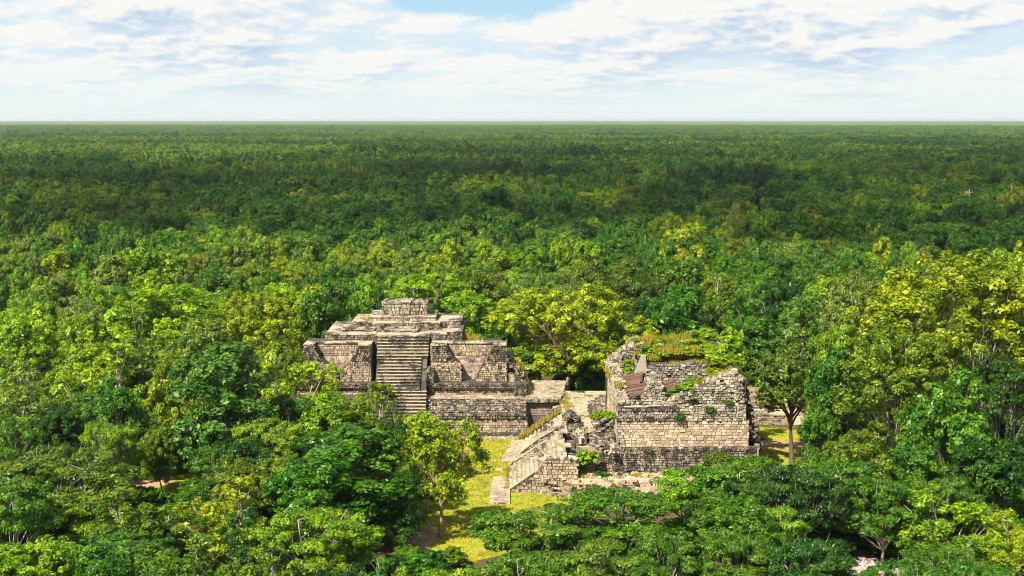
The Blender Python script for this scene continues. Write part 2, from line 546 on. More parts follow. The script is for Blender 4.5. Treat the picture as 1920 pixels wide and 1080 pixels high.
def facade(pts_list, x0, x1, back_mask=None):
    """broken front wall of a vaulted chamber: wall pieces in front, vault wall behind"""
    for pts in pts_list:
        pl = poly_px(pts, 136)
        core.prism(pl, Vector((0, 136.02, 0)), X, Z, FRONT, 1.5)
        us, vs = [p[0] for p in pl], [p[1] for p in pl]
        ins = inside(pl)
        zsplit = P(0, 560 + 512 / 4.3636, 136).z
        o = Vector((min(us), 136.02, min(vs)))
        f = lambda u, v: ins(u + o.x, v + o.z)
        pst.panel(o, X, Z, FRONT, max(us) - min(us), zsplit - o.z, .30, .21, mask=f, taper=.12)
        o2 = Vector((o.x, 135.96, zsplit))
        f2 = lambda u, v: ins(u + o2.x, v + o2.z)
        dark.panel(o2, X, Z, FRONT, max(us) - min(us), max(vs) - zsplit, .28, .2, mask=f2, d=(.03, .1), rough=.02)
    zk = zt - 1.25
    core.box(x0, x1, 137.5, 140.5, z5, zt)
    pale.panel(Vector((x0, 137.48, zk)), X, Z, FRONT, x1 - x0, zt - zk, .34, .22, taper=.10)
    # plastered vault below, slightly hollow
    n = 26
    vs, fs = [], []
    for j in range(n + 1):
        for i in range(n + 1):
            u, v = i / n, j / n
            x, z = x0 + (x1 - x0) * u, z5 + (zk - z5) * v
            vs.append((x, 137.22 - .26 * noise.noise(Vector((x * .9, z * .9, 3))) - .2 * noise.noise(Vector((x * 2.6, z * 2.6, 9))), z))
    for j in range(n):
        for i in range(n):
            a = j * (n + 1) + i
            fs.append((a, a + 1, a + n + 2, a + n + 1))
    pk = MB(); pk.add(vs, fs); pk.build('vault_plaster', M['plaster_pink'], pyr, smooth=True)

bx0, bx1 = P(560 + 1085 / 4.3636, 700, 136).x, P(560 + 1700 / 4.3636, 700, 136).x
facade([[(1085, 382), (1205, 382), (1252, 470), (1325, 535), (1335, 695), (1085, 695)],
        [(1600, 382), (1693, 382), (1703, 695), (1440, 695), (1475, 600), (1520, 510), (1570, 440)]], bx0, bx1)
lx0, lx1 = P(560 + 40 / 4.3636, 700, 136).x, P(560 + 588 / 4.3636, 700, 136).x
facade([[(490, 390), (588, 380), (586, 695), (340, 695), (352, 590), (420, 510)],
        [(40, 385), (125, 385), (165, 480), (300, 590), (335, 695), (40, 695)]], lx0, lx1)
# side walls of the two blocks
for xx, nn in ((bx1, RIGHTN), (lx1, RIGHTN), (bx0, LEFTN)):
    pst.panel(Vector((xx, 136.0, z5)), Yv, Z, nn, 4.4, zt - z5, .34, .22)
core.box(bx1 - .5, bx1 - .02, 136.4, 140.5, z5, zt)
core.box(lx1 - .5, lx1 - .02, 136.4, 140.5, z5, zt)
core.box(bx0 + .02, bx0 + .5, 136.4, 140.5, z5, zt)
core.build('core', M['mortar'], pyr)
tag(pst.build('masonry', M['stone_pyr'], pyr), kind='stuff')
tag(dark.build('lichen_masonry', M['stone_dark'], pyr), kind='stuff')
tag(pale.build('pale_masonry', M['stone_tan'], pyr), kind='stuff')

def slab(name, x0, x1, y0, y1, z0, z1, mat, parent, jit=.02, segs=None):
    """a capping slab with a slightly uneven edge"""
    mb = MB()
    n = segs or max(2, int((x1 - x0) / .9))
    top, bot = [], []
    vs, fs = [], []
    for i in range(n + 1):
        x = x0 + (x1 - x0) * i / n
        for (y, z) in ((y0, z0), (y0, z1), (y1, z1), (y1, z0)):
            vs.append((x, y + random.uniform(-jit, jit) * 1.5, z + random.uniform(-jit, jit)))
    for i in range(n):
        a = i * 4
        for k in range(4):
            fs.append((a + k, a + (k + 1) % 4, a + 4 + (k + 1) % 4, a + 4 + k))
    fs += [(3, 2, 1, 0), (n * 4, n * 4 + 1, n * 4 + 2, n * 4 + 3)]
    mb.add(vs, fs)
    return mb.build(name, mat, parent)

def X136(a): return P(560 + a / 4.3636, 650, 136).x
for a_, b_, y_ in ((1080, 1212, 135.86), (1590, 1700, 135.86)):
    slab('cap_slab', X136(a_), X136(b_), y_, 138.4, zt, zt + .13, M['tread'], pyr)
slab('cap_slab', X136(1212) + .01, X136(1590) - .01, 137.34, 138.4, zt + .005, zt + .13, M['tread'], pyr)
for a_, b_, y_ in ((485, 592, 135.86), (38, 128, 135.86)):
    slab('cap_slab', X136(a_), X136(b_), y_, 138.4, zt, zt + .13, M['tread'], pyr)
slab('cap_slab', X136(128) + .01, X136(485) - .01, 137.34, 138.4, zt + .005, zt + .13, M['tread'], pyr)

# stairway: every step a part
R_, T_ = .2725, .281
NST = 32
mb = MB()
mb.prism([(129.15, -.1), (129.15, .1), (129.15 + T_ * NST, R_ * NST - .15), (140, R_ * NST - .15), (140, -.1)], Vector((-8.3, 0, 0)), Yv, Z, X, 4.9)
mb.build('stair_core', M['mortar'], pyr)
for i in range(NST):
    z0, z1_ = i * R_, (i + 1) * R_
    y0 = 129 + i * T_
    xa = -13.25 + .0 * i + (.18 if i < 24 else 0)
    xb = -8.2 if i >= 25 else (-8.85 if i >= 15 else -8.2)
    mb = MB()
    n = 9
    vs, fs = [], []
    for k in range(n + 1):
        x = xa + (xb - xa) * k / n
        wv = random.uniform(-.025, .025)
        for (y, z) in ((y0 - .05 + wv, z1_ - .05), (y0 - .05 + wv, z1_ + wv * .6), (y0 + T_ + .06, z1_), (y0 + T_ + .06, z1_ - .05)):
            vs.append((x, y, z))
    for k in range(n):
        a = k * 4
        for q in range(4):
            fs.append((a + q, a + (q + 1) % 4, a + 4 + (q + 1) % 4, a + 4 + q))
    fs += [(3, 2, 1, 0), (n * 4, n * 4 + 1, n * 4 + 2, n * 4 + 3)]
    mb.add(vs, fs, 0)
    mb.box(xa + .01, xb - .01, y0 + .07, y0 + T_ + .2, z0, z1_ - .08, 2)
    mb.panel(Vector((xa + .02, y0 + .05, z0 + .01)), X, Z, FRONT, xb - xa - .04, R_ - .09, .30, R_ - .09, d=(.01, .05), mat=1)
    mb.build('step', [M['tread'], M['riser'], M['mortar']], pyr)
# buttress beside the middle of the stair
mb = MB()
mb.box(-8.8, bx0 + .3, 135.1, 136.8, z3 - .5, P(0, 692, 135.5).z)
mb.build('buttress_core', M['mortar'], pyr)
mb = MB()
mb.panel(Vector((-8.85, 135.1, z3 - .5)), X, Z, FRONT, bx0 + .35 + 8.8, P(0, 692, 135.5).z - z3 + .5, .28, .2, rough=.03)
mb.panel(Vector((-8.8, 135.1, z3 - .5)), Yv, Z, LEFTN, 1.2, P(0, 692, 135.5).z - z3 + .5, .28, .2, rough=.03)
for i in range(26):
    mb.rock((random.uniform(-8.8, bx0 + .2), random.uniform(135.2, 136.2), P(0, 692, 135.5).z + random.uniform(-.05, .1)), random.uniform(.1, .2))
tag(mb.build('buttress', M['stone_dark'], pyr), kind='stuff')
# dark walls at both sides of the lower flight
mb = MB()
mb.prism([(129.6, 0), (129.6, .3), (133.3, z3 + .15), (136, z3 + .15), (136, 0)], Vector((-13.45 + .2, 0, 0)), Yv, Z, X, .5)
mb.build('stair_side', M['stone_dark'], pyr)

# upper tiers
def tier(px0, px1, Y, z0, z1, depth, stone='stone_dark', cap=True, sw=.32):
    x0, x1 = P(px0, 620, Y).x, P(px1, 620, Y).x
    c = MB()
    c.box(x0 + .03, x1 - .03, Y + .03, Y + depth, z0, z1 - .01)
    o = c.build('tier', M['mortar'], pyr)
    s = MB()
    s.panel(Vector((x0, Y + .02, z0)), X, Z, FRONT, x1 - x0, z1 - z0 - .07, sw, .2, d=(.02, .07))
    s.panel(Vector((x1 - .02, Y + .02, z0)), Yv, Z, RIGHTN, depth, z1 - z0 - .07, sw, .2)
    s.panel(Vector((x0 + .02, Y + .02, z0)), Yv, Z, LEFTN, depth, z1 - z0 - .07, sw, .2)
    tag(s.build('tier_masonry', M[stone], o), kind='stuff')
    if cap:
        sb = slab('tier_slab', x0 - .03, x1 + .03, Y - .06, Y + depth, z1 - .07, z1 + random.uniform(0.0, .012), M['tread'], o)
    return x0, x1

tier(609, 703, 138.45, zt - .2, 8.80, 9.2)
tier(806, 838, 138.5, zt - .2, 8.82, 9.2)
tier(838.2, 867, 138.3, zt - .2, 9.12, 8.5)
tier(703.2, 805.8, 138.3, zt - .6, 8.72, 9.0, cap=True)
tier(640, 702, 140.3, 8.80, 9.02, 7)
tier(720, 771, 140.2, 8.74, 8.98, 2.2)
tier(772, 783, 140.0, 8.74, 8.92, 2.2)
tier(661, 686, 142.1, 9.0, 9.55, 5.5)
tier(686.3, 825, 141.8, 8.72, 9.46, 6.0)
tier(825.3, 866, 142.2, 8.8, 9.60, 5.3)
tier(692, 817, 143.1, 9.45, 9.90, 5.0, 'stone_pyr')
tier(742, 778, 141.4, 8.74, 9.08, .5)
# shrine
shx0, shx1 = P(717, 599, 144.6).x, P(800.5, 599, 144.6).x
shz0, shz1 = 9.9, P(760, 567, 144.6).z
mb = MB(); mb.box(shx0 + .04, shx1 - .04, 144.64, 147.4, shz0, shz1 - .05); sh = mb.build('shrine', M['mortar'], pyr)
mb = MB()
mb.panel(Vector((shx0, 144.62, shz0)), X, Z, FRONT, shx1 - shx0, shz1 - shz0, .36, .30, d=(.03, .1), rough=.02)
mb.panel(Vector((shx0 + .02, 144.62, shz0)), Yv, Z, LEFTN, 2.8, shz1 - shz0, .4, .3, d=(.03, .1))
mb.panel(Vector((shx1 - .02, 144.62, shz0)), Yv, Z, RIGHTN, 2.8, shz1 - shz0, .4, .3, d=(.03, .1))
for i in range(150):
    mb.rock((random.uniform(shx0 + .08, shx1 - .08), random.choice((144.75, random.uniform(144.7, 147.3))), shz1 + random.uniform(-.06, .05)), random.uniform(.1, .2))
tag(mb.build('shrine_masonry', M['stone_grey'], sh), kind='stuff')
mb = MB()
cx0, cx1 = P(753.5, 599, 144.5).x, P(769, 599, 144.5).x
mb.box(cx0, cx1, 144.42, 144.66, shz0, shz1 + .02, 0, .02)
mb.box(cx0 - .08, cx1 + .1, 144.34, 145.4, shz1 + .03, shz1 + .2, 0, .02)
mb.panel(Vector((cx0 + .08, 144.41, shz0 + .1)), X, Z, FRONT, cx1 - cx0 - .16, shz1 - shz0 - .3, .3, .3, d=(.0, .06), mat=1)
mb.build('stela', [M['stone_cream'], M['stone_tan']], sh)

# east annex of the pyramid with its flat paved roof
an = thing('paved_annex', (3, 133, 0), 'low annex right of the pyramid with a flat tan paved roof and pink plastered front', 'annex')
zA = z3 + .05
ax0, ax1 = XR - .3, P(1052, 752, 133.2).x
axb = P(1063, 712, 142.5).x
mb = MB()
mb.prism([(ax0, 133.4), (ax1 - .1, 133.4), (axb - .1, 142.5), (ax0 - 1, 142.5)], Vector((0, 0, zA - .02)), X, Yv, Z, zA + .1)
mb.build('core', M['mortar'], an)
mb = MB()
mb.panel(Vector((ax0 + .1, 132.95, zA)), X, Yv, Z, axb - ax0 - .2, 9.5, .3, .17, d=(.01, .05), mask=lambda u, v: u < (ax1 - ax0) - .1 + v * (axb - ax1) / 9.5)
tag(mb.build('roof_paving', M['stone_cream'], an), kind='stuff')
mb = MB()
mb.box(ax0, ax1, 132.9, 133.5, zA - .35, zA - .04)
mb.build('eave', M['mortar_tan'], an)
mb = MB()
mb.panel(Vector((ax0, 132.9, zA - .33)), X, Z, FRONT, ax1 - ax0, .33, .3, .3, d=(.03, .12))
mb.panel(Vector((ax1 - .1, 132.9, 0)), (Vector((axb - ax1, 9.5, 0))).normalized(), Z, RIGHTN, 9.6, zA, .35, .22)
tag(mb.build('eave_masonry', M['stone_dark'], an), kind='stuff')
mb = MB()
mb.panel(Vector((ax0, 133.4, zA - 1.7)), X, Z, FRONT, ax1 - ax0, 1.35, .42, .16, d=(.005, .03), taper=.06)
mb.panel(Vector((ax0, 133.6, 0)), X, Z, FRONT, ax1 - ax0, zA - 1.7, .3, .22, d=(.005, .04))
mb.build('front_plaster', M['plaster_pink'], an)
# broken front wall at its right
pl = [xz(930 + a / 7.2, 680 + b / 7.2, 132.7) for a, b in [(730, 690), (790, 625), (860, 590), (965, 570), (985, 690), (880, 800), (770, 900), (600, 950), (600, 745), (690, 735)]]
mb = MB(); mb.prism(pl, Vector((0, 132.72, 0)), X, Z, FRONT, .8); mb.build('broken_wall_core', M['mortar'], an)
us, vs = [p[0] for p in pl], [p[1] for p in pl]
ins = inside(pl)
mb = MB()
mb.panel(Vector((min(us), 132.7, min(vs))), X, Z, FRONT, max(us) - min(us), max(vs) - min(vs), .3, .22, mask=lambda u, v: ins(u + min(us), v + min(vs)), rough=.03)
for (u1, v1), (u2, v2) in zip(pl[:4], pl[1:5]):
    for k in range(6):
        f = random.random()
        mb.rock((u1 + (u2 - u1) * f, 133.0 + random.uniform(-.2, .3), v1 + (v2 - v1) * f), random.uniform(.1, .2))
tag(mb.build('broken_wall', M['stone_grey'], an), kind='stuff')
# stepped corner between block and annex
mb = MB()
for (a, b, y0, y1, zt_) in ((bx1 + .05, bx1 + .75, 137.2, 141, 6.6), (bx1 + .75, bx1 + 1.3, 136.6, 140.5, 5.8), (bx1 + .1, XR - .3, 135.7, 137.2, 5.25)):
    mb.box(a, b, y0, y1, 3.5, zt_, 0, .05)
mb.build('corner_block', M['stone_pyr'], an)
mb = MB()
for i in range(120):
    x = random.uniform(bx1 + .1, XR - .1)
    f = (x - bx1) / 2.6
    mb.rock((x, random.uniform(135.6, 140), 6.6 - 2.7 * f + random.uniform(-.1, .15)), random.uniform(.12, .26))
tag(mb.build('corner_rubble', M['stone_dark'], an), kind='stuff')

# ------------------------------------------------------------------ stone terrace with two stairways
ter = thing('stone_terrace', (6, 118, 0), 'raised stone terrace with two broken cream stairways climbing from the lawn', 'terrace')
ZT = 3.05
mb = MB()
mb.box(5.5, 20.4, 114.0, 138.6, -.1, ZT - .03)
mb.box(4.6, 5.5, 121.0, 138.6, -.1, ZT - .03)
mb.box(4.3, 5.5, 113.2, 121.0, -.1, 2.2)
mb.build('core', M['mortar_tan'], ter)
topm = MB()
topm.add([(5.5, 114.1, ZT), (20.3, 114.1, ZT), (20.3, 138.5, ZT), (4.7, 138.5, ZT), (4.7, 121, ZT), (5.5, 121, ZT)], [(0, 1, 2, 3, 4, 5)])
topm.build('terrace_top', M['gravel'], ter)
mb = MB()
for i in range(1500):
    x, y = random.uniform(4.8, 8.3), random.uniform(121, 138)
    mb.rock((x, y, ZT + .01), random.uniform(.03, .08), sq=(1, 1, .5))
tag(mb.build('terrace_gravel', M['gravel'], ter), kind='stuff')

def stair(name, xs, ys, x_run, y0, y1, ztop, n, skew, gap):
    """wide flight climbing to the right, each step broken into blocks with square holes"""
    st = MB()
    st.prism([(xs + .25, -.05), (xs + .4, .05), (xs + x_run, ztop - .3), (xs + x_run + 1.2, ztop - .3), (xs + x_run + 1.2, -.05)], Vector((0, y0 + .05, 0)), X, Z, FRONT, y1 - y0 - .1)
    root = st.build(name, M['mortar'], ter)
    r, t = ztop / n, x_run / n
    for i in range(n):
        s = MB()
        y = y0 + .1
        while y < y1 - .2:
            L = random.uniform(.8, 2.0)
            e = min(y + L, y1 - .1)
            xa = xs + i * t + skew * (y - y0) + random.uniform(-.05, .05)
            zt_ = (i + 1) * r + random.uniform(-.04, .03)
            ln = xs + i * t + t + skew * (y - y0) + .12
            s.box(xa, ln + .25, y, e, zt_ - r - .06, zt_, 0, .03)
            nb = max(1, int((e - y) / .45))
            s.panel(Vector((xa, e, zt_ - r)), -Yv, Z, LEFTN, e - y, r - .02, .42, r - .02, d=(.005, .04), mat=0, taper=.08)
            y = e + (random.uniform(.22, .34) if (random.random() < gap and i > 2) else .012)
        dx = xs + (i + 1) * t - .05
        s.add([(dx - .10, y0 + .15, (i + 1) * r + .045), (dx + .03, y0 + .15, (i + 1) * r + .045), (dx + .03 + skew * (y1 - y0), y1 - .15, (i + 1) * r + .045), (dx - .10 + skew * (y1 - y0), y1 - .15, (i + 1) * r + .045)], [(0, 1, 2, 3)], 1)
        s.build('step', [M['stone_cream'], M['mortar_tan']], root)
    return root

def parapet(root, pts, y, wd, mat_top='stone_cream', mat_side='stone_grey', lift=.28, name='parapet'):
    """low sloped balustrade wall along the flight: pts are (x, z) of its top edge"""
    mb = MB()
    for (xa, za), (xb, zb) in zip(pts, pts[1:]):
        mb.add([(xa, y, za - 3.2), (xb, y, zb - 3.2), (xb, y, zb), (xa, y, za), (xa, y + wd, za - 3.2), (xb, y + wd, zb - 3.2), (xb, y + wd, zb), (xa, y + wd, za)],
               [(0, 1, 2, 3), (5, 4, 7, 6), (4, 0, 3, 7), (1, 5, 6, 2)], 1)
        mb.add([(xa - .04, y - .05, za), (xb, y - .05, zb), (xb, y + wd + .03, zb), (xa - .04, y + wd + .03, za), (xa - .04, y - .05, za + .10), (xb, y - .05, zb + .10), (xb, y + wd + .03, zb + .10), (xa - .04, y + wd + .03, za + .10)],
               [(0, 1, 5, 4), (4, 5, 6, 7), (1, 2, 6, 5), (2, 3, 7, 6), (3, 0, 4, 7)], 0)
    o = mb.build(name, [M[mat_top], M['stone_dark']], root)
    return o

yA0, yA1 = 111.5, 119.6
stA = stair('staircase', -.2, 0, 4.3, yA0, yA1, 3.0, 12, 0.0, .55)
yB0, yB1 = 124.0, 131.2
stB = stair('staircase', .85, 0, 4.4, yB0, yB1, 3.05, 12, .09, .40)
parapet(stA, [(-.25, .14), (1.75, 1.58)], yA0 - .12, .28)
parapet(stA, [(-.25, .16), (1.9, 1.62), (4.4, 3.2)], yA1 - .05, .3)
parapet(stB, [(1.45, .2), (5.5, 3.05)], yB1 - .02, .3)
parapet(stB, [(.75, .2), (2.3, 1.45), (5.2, 3.1)], yB0 - .1, .25)
# side walls facing the camera
def side_wall(root, poly, y, name, stone='stone_pyr', sw=.34, sh=.24):
    c = MB(); c.prism(poly, Vector((0, y + .05, 0)), X, Z, FRONT, .5)
    o = c.build(name, M['mortar'], root)
    us, vs = [p[0] for p in poly], [p[1] for p in poly]
    ins_ = inside(poly)
    s = MB()
    s.panel(Vector((min(us), y + .04, min(vs))), X, Z, FRONT, max(us) - min(us), max(vs) - min(vs), sw, sh, d=(.02, .08), mask=lambda u, v: ins_(u + min(us), v + min(vs)), rough=.015)
    tag(s.build('masonry', M[stone], o), kind='stuff')

def niches(root, y, x0, x1, xs, slope, dz, n):
    nb, db = MB(), MB()
    k = x0
    while k < x1:
        zb = (k - xs) * slope
        wd = random.uniform(.26, .42)
        h = dz * random.uniform(.75, 1.25)
        nb.box(k, k + wd, y, y + 1.0, zb - .3, zb + h, 0, .04)
        gp = random.uniform(.28, .42)
        if random.random() < .8: nb.box(k + wd - .03, k + wd + gp + .03, y + .02, y + 1.0, zb + h - .12, zb + h + .03, 0, .02)
        db.box(k + wd - .02, k + wd + gp + .02, y + .85, y + .95, zb - .3, zb + h - .1)  # dark mortar-coloured back stands in for the shade deep in the hole
        k += wd + gp
    tag(nb.build('broken_blocks', M['stone_cream'], root), kind='stuff')
    tag(db.build('niche', M['mortar'], root), kind='stuff')
for (y, a, b) in ((112.9, 2.2, 4.2), (115.3, 1.5, 4.0), (117.6, 1.9, 4.2)):
    niches(stA, y, a, b, -.2, .70, .52, 5)
for (y, a, b) in ((125.6, 3.6, 5.0), (127.8, 2.9, 5.2)):
    niches(stB, y, a, b, 1.0, .68, .50, 5)
# this adds wall > masonry under the stair, so the wall hangs on the terrace itself
side_wall(ter, [(-.1, 0), (1.75, 1.4), (2.3, 2.0), (2.75, 2.65), (3.9, 2.75), (5.2, 3.0), (5.5, 0)], yA0 - .2, 'side_wall')
side_wall(ter, [(.8, 0), (2.3, 1.3), (5.2, 3.0), (5.4, 0)], yB0 - .18, 'side_wall')
# rubble base under the temple (curved at its left)
mb, cb = MB(), MB()
path = [(5.6, 119), (5.7, 116.4), (6.2, 114.6), (7.2, 113.6), (9, 113.3), (13, 113.3), (17, 113.4), (19.2, 113.4), (20.3, 113.8), (20.6, 115.5), (20.7, 124)]
for (xa, ya), (xb, yb) in zip(path, path[1:]):
    d = Vector((xb - xa, yb - ya, 0)); L = d.length; d.normalize()
    nrm = Vector((d.y, -d.x, 0))
    cb.add([(xa, ya, 0), (xb, yb, 0), (xb - nrm.x * .3, yb - nrm.y * .3, ZT), (xa - nrm.x * .3, ya - nrm.y * .3, ZT), (xa - nrm.x, ya - nrm.y, ZT), (xb - nrm.x, yb - nrm.y, ZT)], [(0, 1, 2, 3), (3, 2, 5, 4)])
    V_ = (Z * ZT - nrm * .3).normalized()
    mb.panel(Vector((xa, ya, 0)), d, V_, (nrm + Z * .1).normalized(), L, ZT + .05, .27, .2, d=(.03, .12), rough=.04, drop=.06)
cb.build('base_core', M['mortar'], ter)
for i in range(260):
    k = random.randrange(len(path) - 1)
    f = random.random()
    mb.rock((path[k][0] + (path[k + 1][0] - path[k][0]) * f, path[k][1] + (path[k + 1][1] - path[k][1]) * f + .35, ZT + random.uniform(-.1, .05)), random.uniform(.1, .22))
tag(mb.build('base_masonry', M['stone_dark'], ter), kind='stuff')
# lower terrace in front
lt = MB()
lt.box(4.8, 15.5, 110.95, 113.6, -.05, 1.1)
lo = lt.build('lower_terrace', M['gravel'], ter)
mb = MB()
segs = [(4.8, 6.3, 110.75, .85), (6.3, 8.4, 111.4, 1.15), (8.4, 10.2, 110.9, 1.05), (10.2, 15.5, 111.0, .95)]
for a, b, y, h in segs:
    mb.panel(Vector((a, y, 0)), X, Z, FRONT, b - a, h, .42, .26, d=(.02, .1), rough=.02)
    mb.panel(Vector((a + .1, y, h)), X, Yv, Z, b - a - .1, .7, .45, .3, d=(.02, .06))
for i in range(150):
    mb.rock((random.uniform(2.0, 15), random.uniform(109.9, 113.2), random.choice((.08, 1.15)) if random.random() < .8 else .5), random.uniform(.1, .26))
tag(mb.build('lower_masonry', M['stone_tan'], lo), kind='stuff')
mb = MB()
for k in range(2):
    mb.box(2.4 + k * .6, 5.0, 110.75 - k * .7 - .1, 111.4 - k * .7, 0, .40 - k * .2, 0, .02)
mb.build('low_ledge', M['mortar_tan'], lo)
mb = MB()
for k in range(2):
    mb.panel(Vector((2.4 + k * .6, 110.64 - k * .7, 0)), X, Z, FRONT, 2.6 - k * .6, .42 - k * .2, .35, .2, rough=.03)
    mb.panel(Vector((2.4 + k * .6, 110.66 - k * .7, .41 - k * .2)), X, Yv, Z, 2.6 - k * .6, .7, .36, .26, d=(.01, .08), drop=.12)
tag(mb.build('ledge_masonry', M['stone_pyr'], lo), kind='stuff')
# tumbled stones between the flights and beside the temple
mb = MB()
def heap(x0, x1, y0, y1, f, n, r=(.09, .24)):
    for i in range(int(n * 1.8)):
        x, y = random.uniform(x0, x1), random.uniform(y0, y1)
        mb.rock((x, y, f(x, y) + random.uniform(-.1, .12)), random.uniform(*r), sq=(1, .75, .42))
heap(3.6, 6.0, 119.6, 123.9, lambda x, y: min(3.4, .4 + (x - 3.4) * 1.7), 260)
heap(4.0, 6.3, 112.5, 119.4, lambda x, y: 2.5 + .5 * noise.noise(Vector((x, y, 0))), 240)
heap(4.6, 5.9, 121.0, 123.4, lambda x, y: 3.5 + .7 * (1 - abs(x - 5.2)), 90)
heap(7.2, 8.7, 118.0, 131, lambda x, y: ZT + max(0, (x - 7.0)) * .75, 420)
heap(6.6, 8.6, 114.6, 118, lambda x, y: ZT + max(0, (x - 7.3)) * .6, 110)
heap(7.9, 8.6, 113.9, 115.2, lambda x, y: ZT + .25, 14, (.25, .4))
heap(19.3, 20.5, 114.5, 123, lambda x, y: ZT + max(0, 20.7 - x) * 1.6, 180)
tag(mb.build('tumbled_stones', M['stone_dark'], ter), kind='stuff')
for i, (px, py, r) in enumerate(((1152, 845, .42), (1146, 838, .36), (1150, 829, .38), (1138, 848, .30), (1083, 813, .55), (1090, 806, .5), (1094, 818, .45), (1088, 826, .5), (1076, 862, .45), (1120, 797, .4), (1128, 760, .45))):
    mb = MB()
    g = G(px, py, ZT + .4)
    mb.rock(g, r, sq=(1, .85, .62))
    mb.build('block', M['stone_pyr'], ter)

# paved pads at the feet of the flights
def pad(pts, label, h=.16):
    mb = MB()
    mb.prism([(p.x, p.y) for p in pts], Vector((0, 0, h)), X, Yv, Z, h + .05)
    o = tag(mb.build('paved_path', M['gravel']), label, 'path', kind='structure')
    xs_, ys_ = [p.x for p in pts], [p.y for p in pts]
    ins_ = inside([(p.x, p.y) for p in pts])
    s = MB()
    s.panel(Vector((min(xs_), min(ys_), h)), X, Yv, Z, max(xs_) - min(xs_), max(ys_) - min(ys_), .3, .3, d=(.003, .02), mask=lambda u, v: ins_(u + min(xs_), v + min(ys_)), taper=.08)
    tag(s.build('paving', M['stone_tan'], o), kind='stuff')
lm = MB()
for i in range(170):
    x, y = random.uniform(-12, 4.5), random.uniform(95, 131.5)
    if inside(LAWN)(x, y): lm.rock((x, y, .05), random.uniform(.05, .16), sq=(1, .8, .5))
for i in range(240):
    x = random.uniform(-8, 3.5)
    lm.rock((x, 131.1 - abs(random.gauss(0, .5)), .05), random.uniform(.06, .2), sq=(1, .8, .5))
tag(lm.build('rubble', M['stone_tan']), 'small loose stones scattered over the lawn and along the wall foot', kind='stuff')
sheet('soil', rough_poly(-6.4, 99.5, 1.3, 3.6, seed=12, amp=.25), .034, M['soil'])
sheet('soil', rough_poly(.8, 117.5, 1.0, 2.2, seed=14, amp=.25), .034, M['soil'])
pad([G(917, 946), G(956, 946), G(957, 897), G(925, 897)], 'pale paved path at the foot of the front stairway')
pad([G(940, 866), G(984, 866), G(1000, 828), G(962, 828)], 'pale paved path at the foot of the rear stairway')
mb = MB(); mb.box(-6, 3, 131.2, 131.95, -.05, .35, 0, .03); mb.build('plinth', M['stone_dark'], pyr)
def loose_slab(px, py, wx, wy, label):
    g = G(px, py)
    mb = MB()
    mb.box(g.x - wx, g.x + wx, g.y - wy, g.y + wy, .0, .16, 0, .04)
    tag(mb.build('stone_slab', M['tread']), label, 'slab', 'loose slabs on the lawn')
loose_slab(937, 882, .3, .22, 'pale flat slab lying on the lawn nearer the stairways')
loose_slab(914, 886, .22, .18, 'pale flat slab lying on the lawn close to the slender tree')

# ------------------------------------------------------------------ ruined temple on the terrace
tem = thing('ruined_temple', (14, 118, ZT), 'ruined tan stone temple with a smooth coursed front wall and overgrown broken roof', 'temple')
YF = 114.4
tx0, tx1 = P(1157, 820, YF).x, P(1405, 820, YF).x
tz1 = P(1280, 789, YF).z
mb = MB()
mb.box(tx0 + .05, tx1 - .05, YF + .05, YF + 1.6, ZT - .1, tz1)
mb.box(tx0 + .3, tx1 - .1, YF + 1.6, 123, ZT - .1, tz1)
mb.build('core', M['mortar_tan'], tem)
# individually laid stones of the front wall
stone_meshes = []
for k in range(10):
    s = MB()
    nx = 2
    # unit chamfered block, x -0.5..0.5, z -0.5..0.5, face towards -Y
    cz = [random.uniform(.06, .13) for _ in range(4)]
    rim = [(-.5, -.5), (.5, -.5), (.5, .5), (-.5, .5)]
    back = [(a, .6, b) for a, b in rim]
    mid = [(a * (1 - random.uniform(0, .05)), .05, b * (1 - random.uniform(0, .07))) for a, b in rim]
    mids = [(a, -.55 + random.uniform(-.08, .08), b) for a, _, b in mid]
    fr = [(a * (1 - random.uniform(.06, .16)), -1.0 + random.uniform(-.15, .15), b * (1 - random.uniform(.1, .26))) for a, b in rim]
    v = back + mids + fr
    f = [(8, 9, 10, 11)]
    for b0 in (0, 4):
        for i in range(4):
            k2 = (i + 1) % 4
            f.append((b0 + i, b0 + k2, b0 + 4 + k2, b0 + 4 + i))
    s.add(v, f)
    me = bpy.data.meshes.new('stone')
    me.from_pydata(s.v, [], s.f)
    me.materials.append(M['stone_tan_single'])
    stone_meshes.append(me)
rows = []
mb = MB()
random.seed(21)
mb.panel(Vector((tx0 + .02, YF + .04, ZT)), X, Z, FRONT, tx1 - tx0 - .04, tz1 - ZT, .42, .232, rows_out=rows, drop=.02)
rows = rows[:300]
for c, ww, hh in rows:
    o = bpy.data.objects.new('stone', random.choice(stone_meshes))
    COL.objects.link(o)
    o.parent = tem
    o.location = c - tem.location + Vector((random.uniform(-.02, .02), 0, random.uniform(-.02, .02)))
    o.rotation_euler = (0, random.uniform(-.05, .05), 0)
    o.scale = (ww * random.uniform(.82, 1.02), random.uniform(.03, .075), hh * random.uniform(.8, 1.08))
    if random.random() < .5: o.scale.x *= 1
mbl, mbd, mbw, mbp = MB(), MB(), MB(), MB()
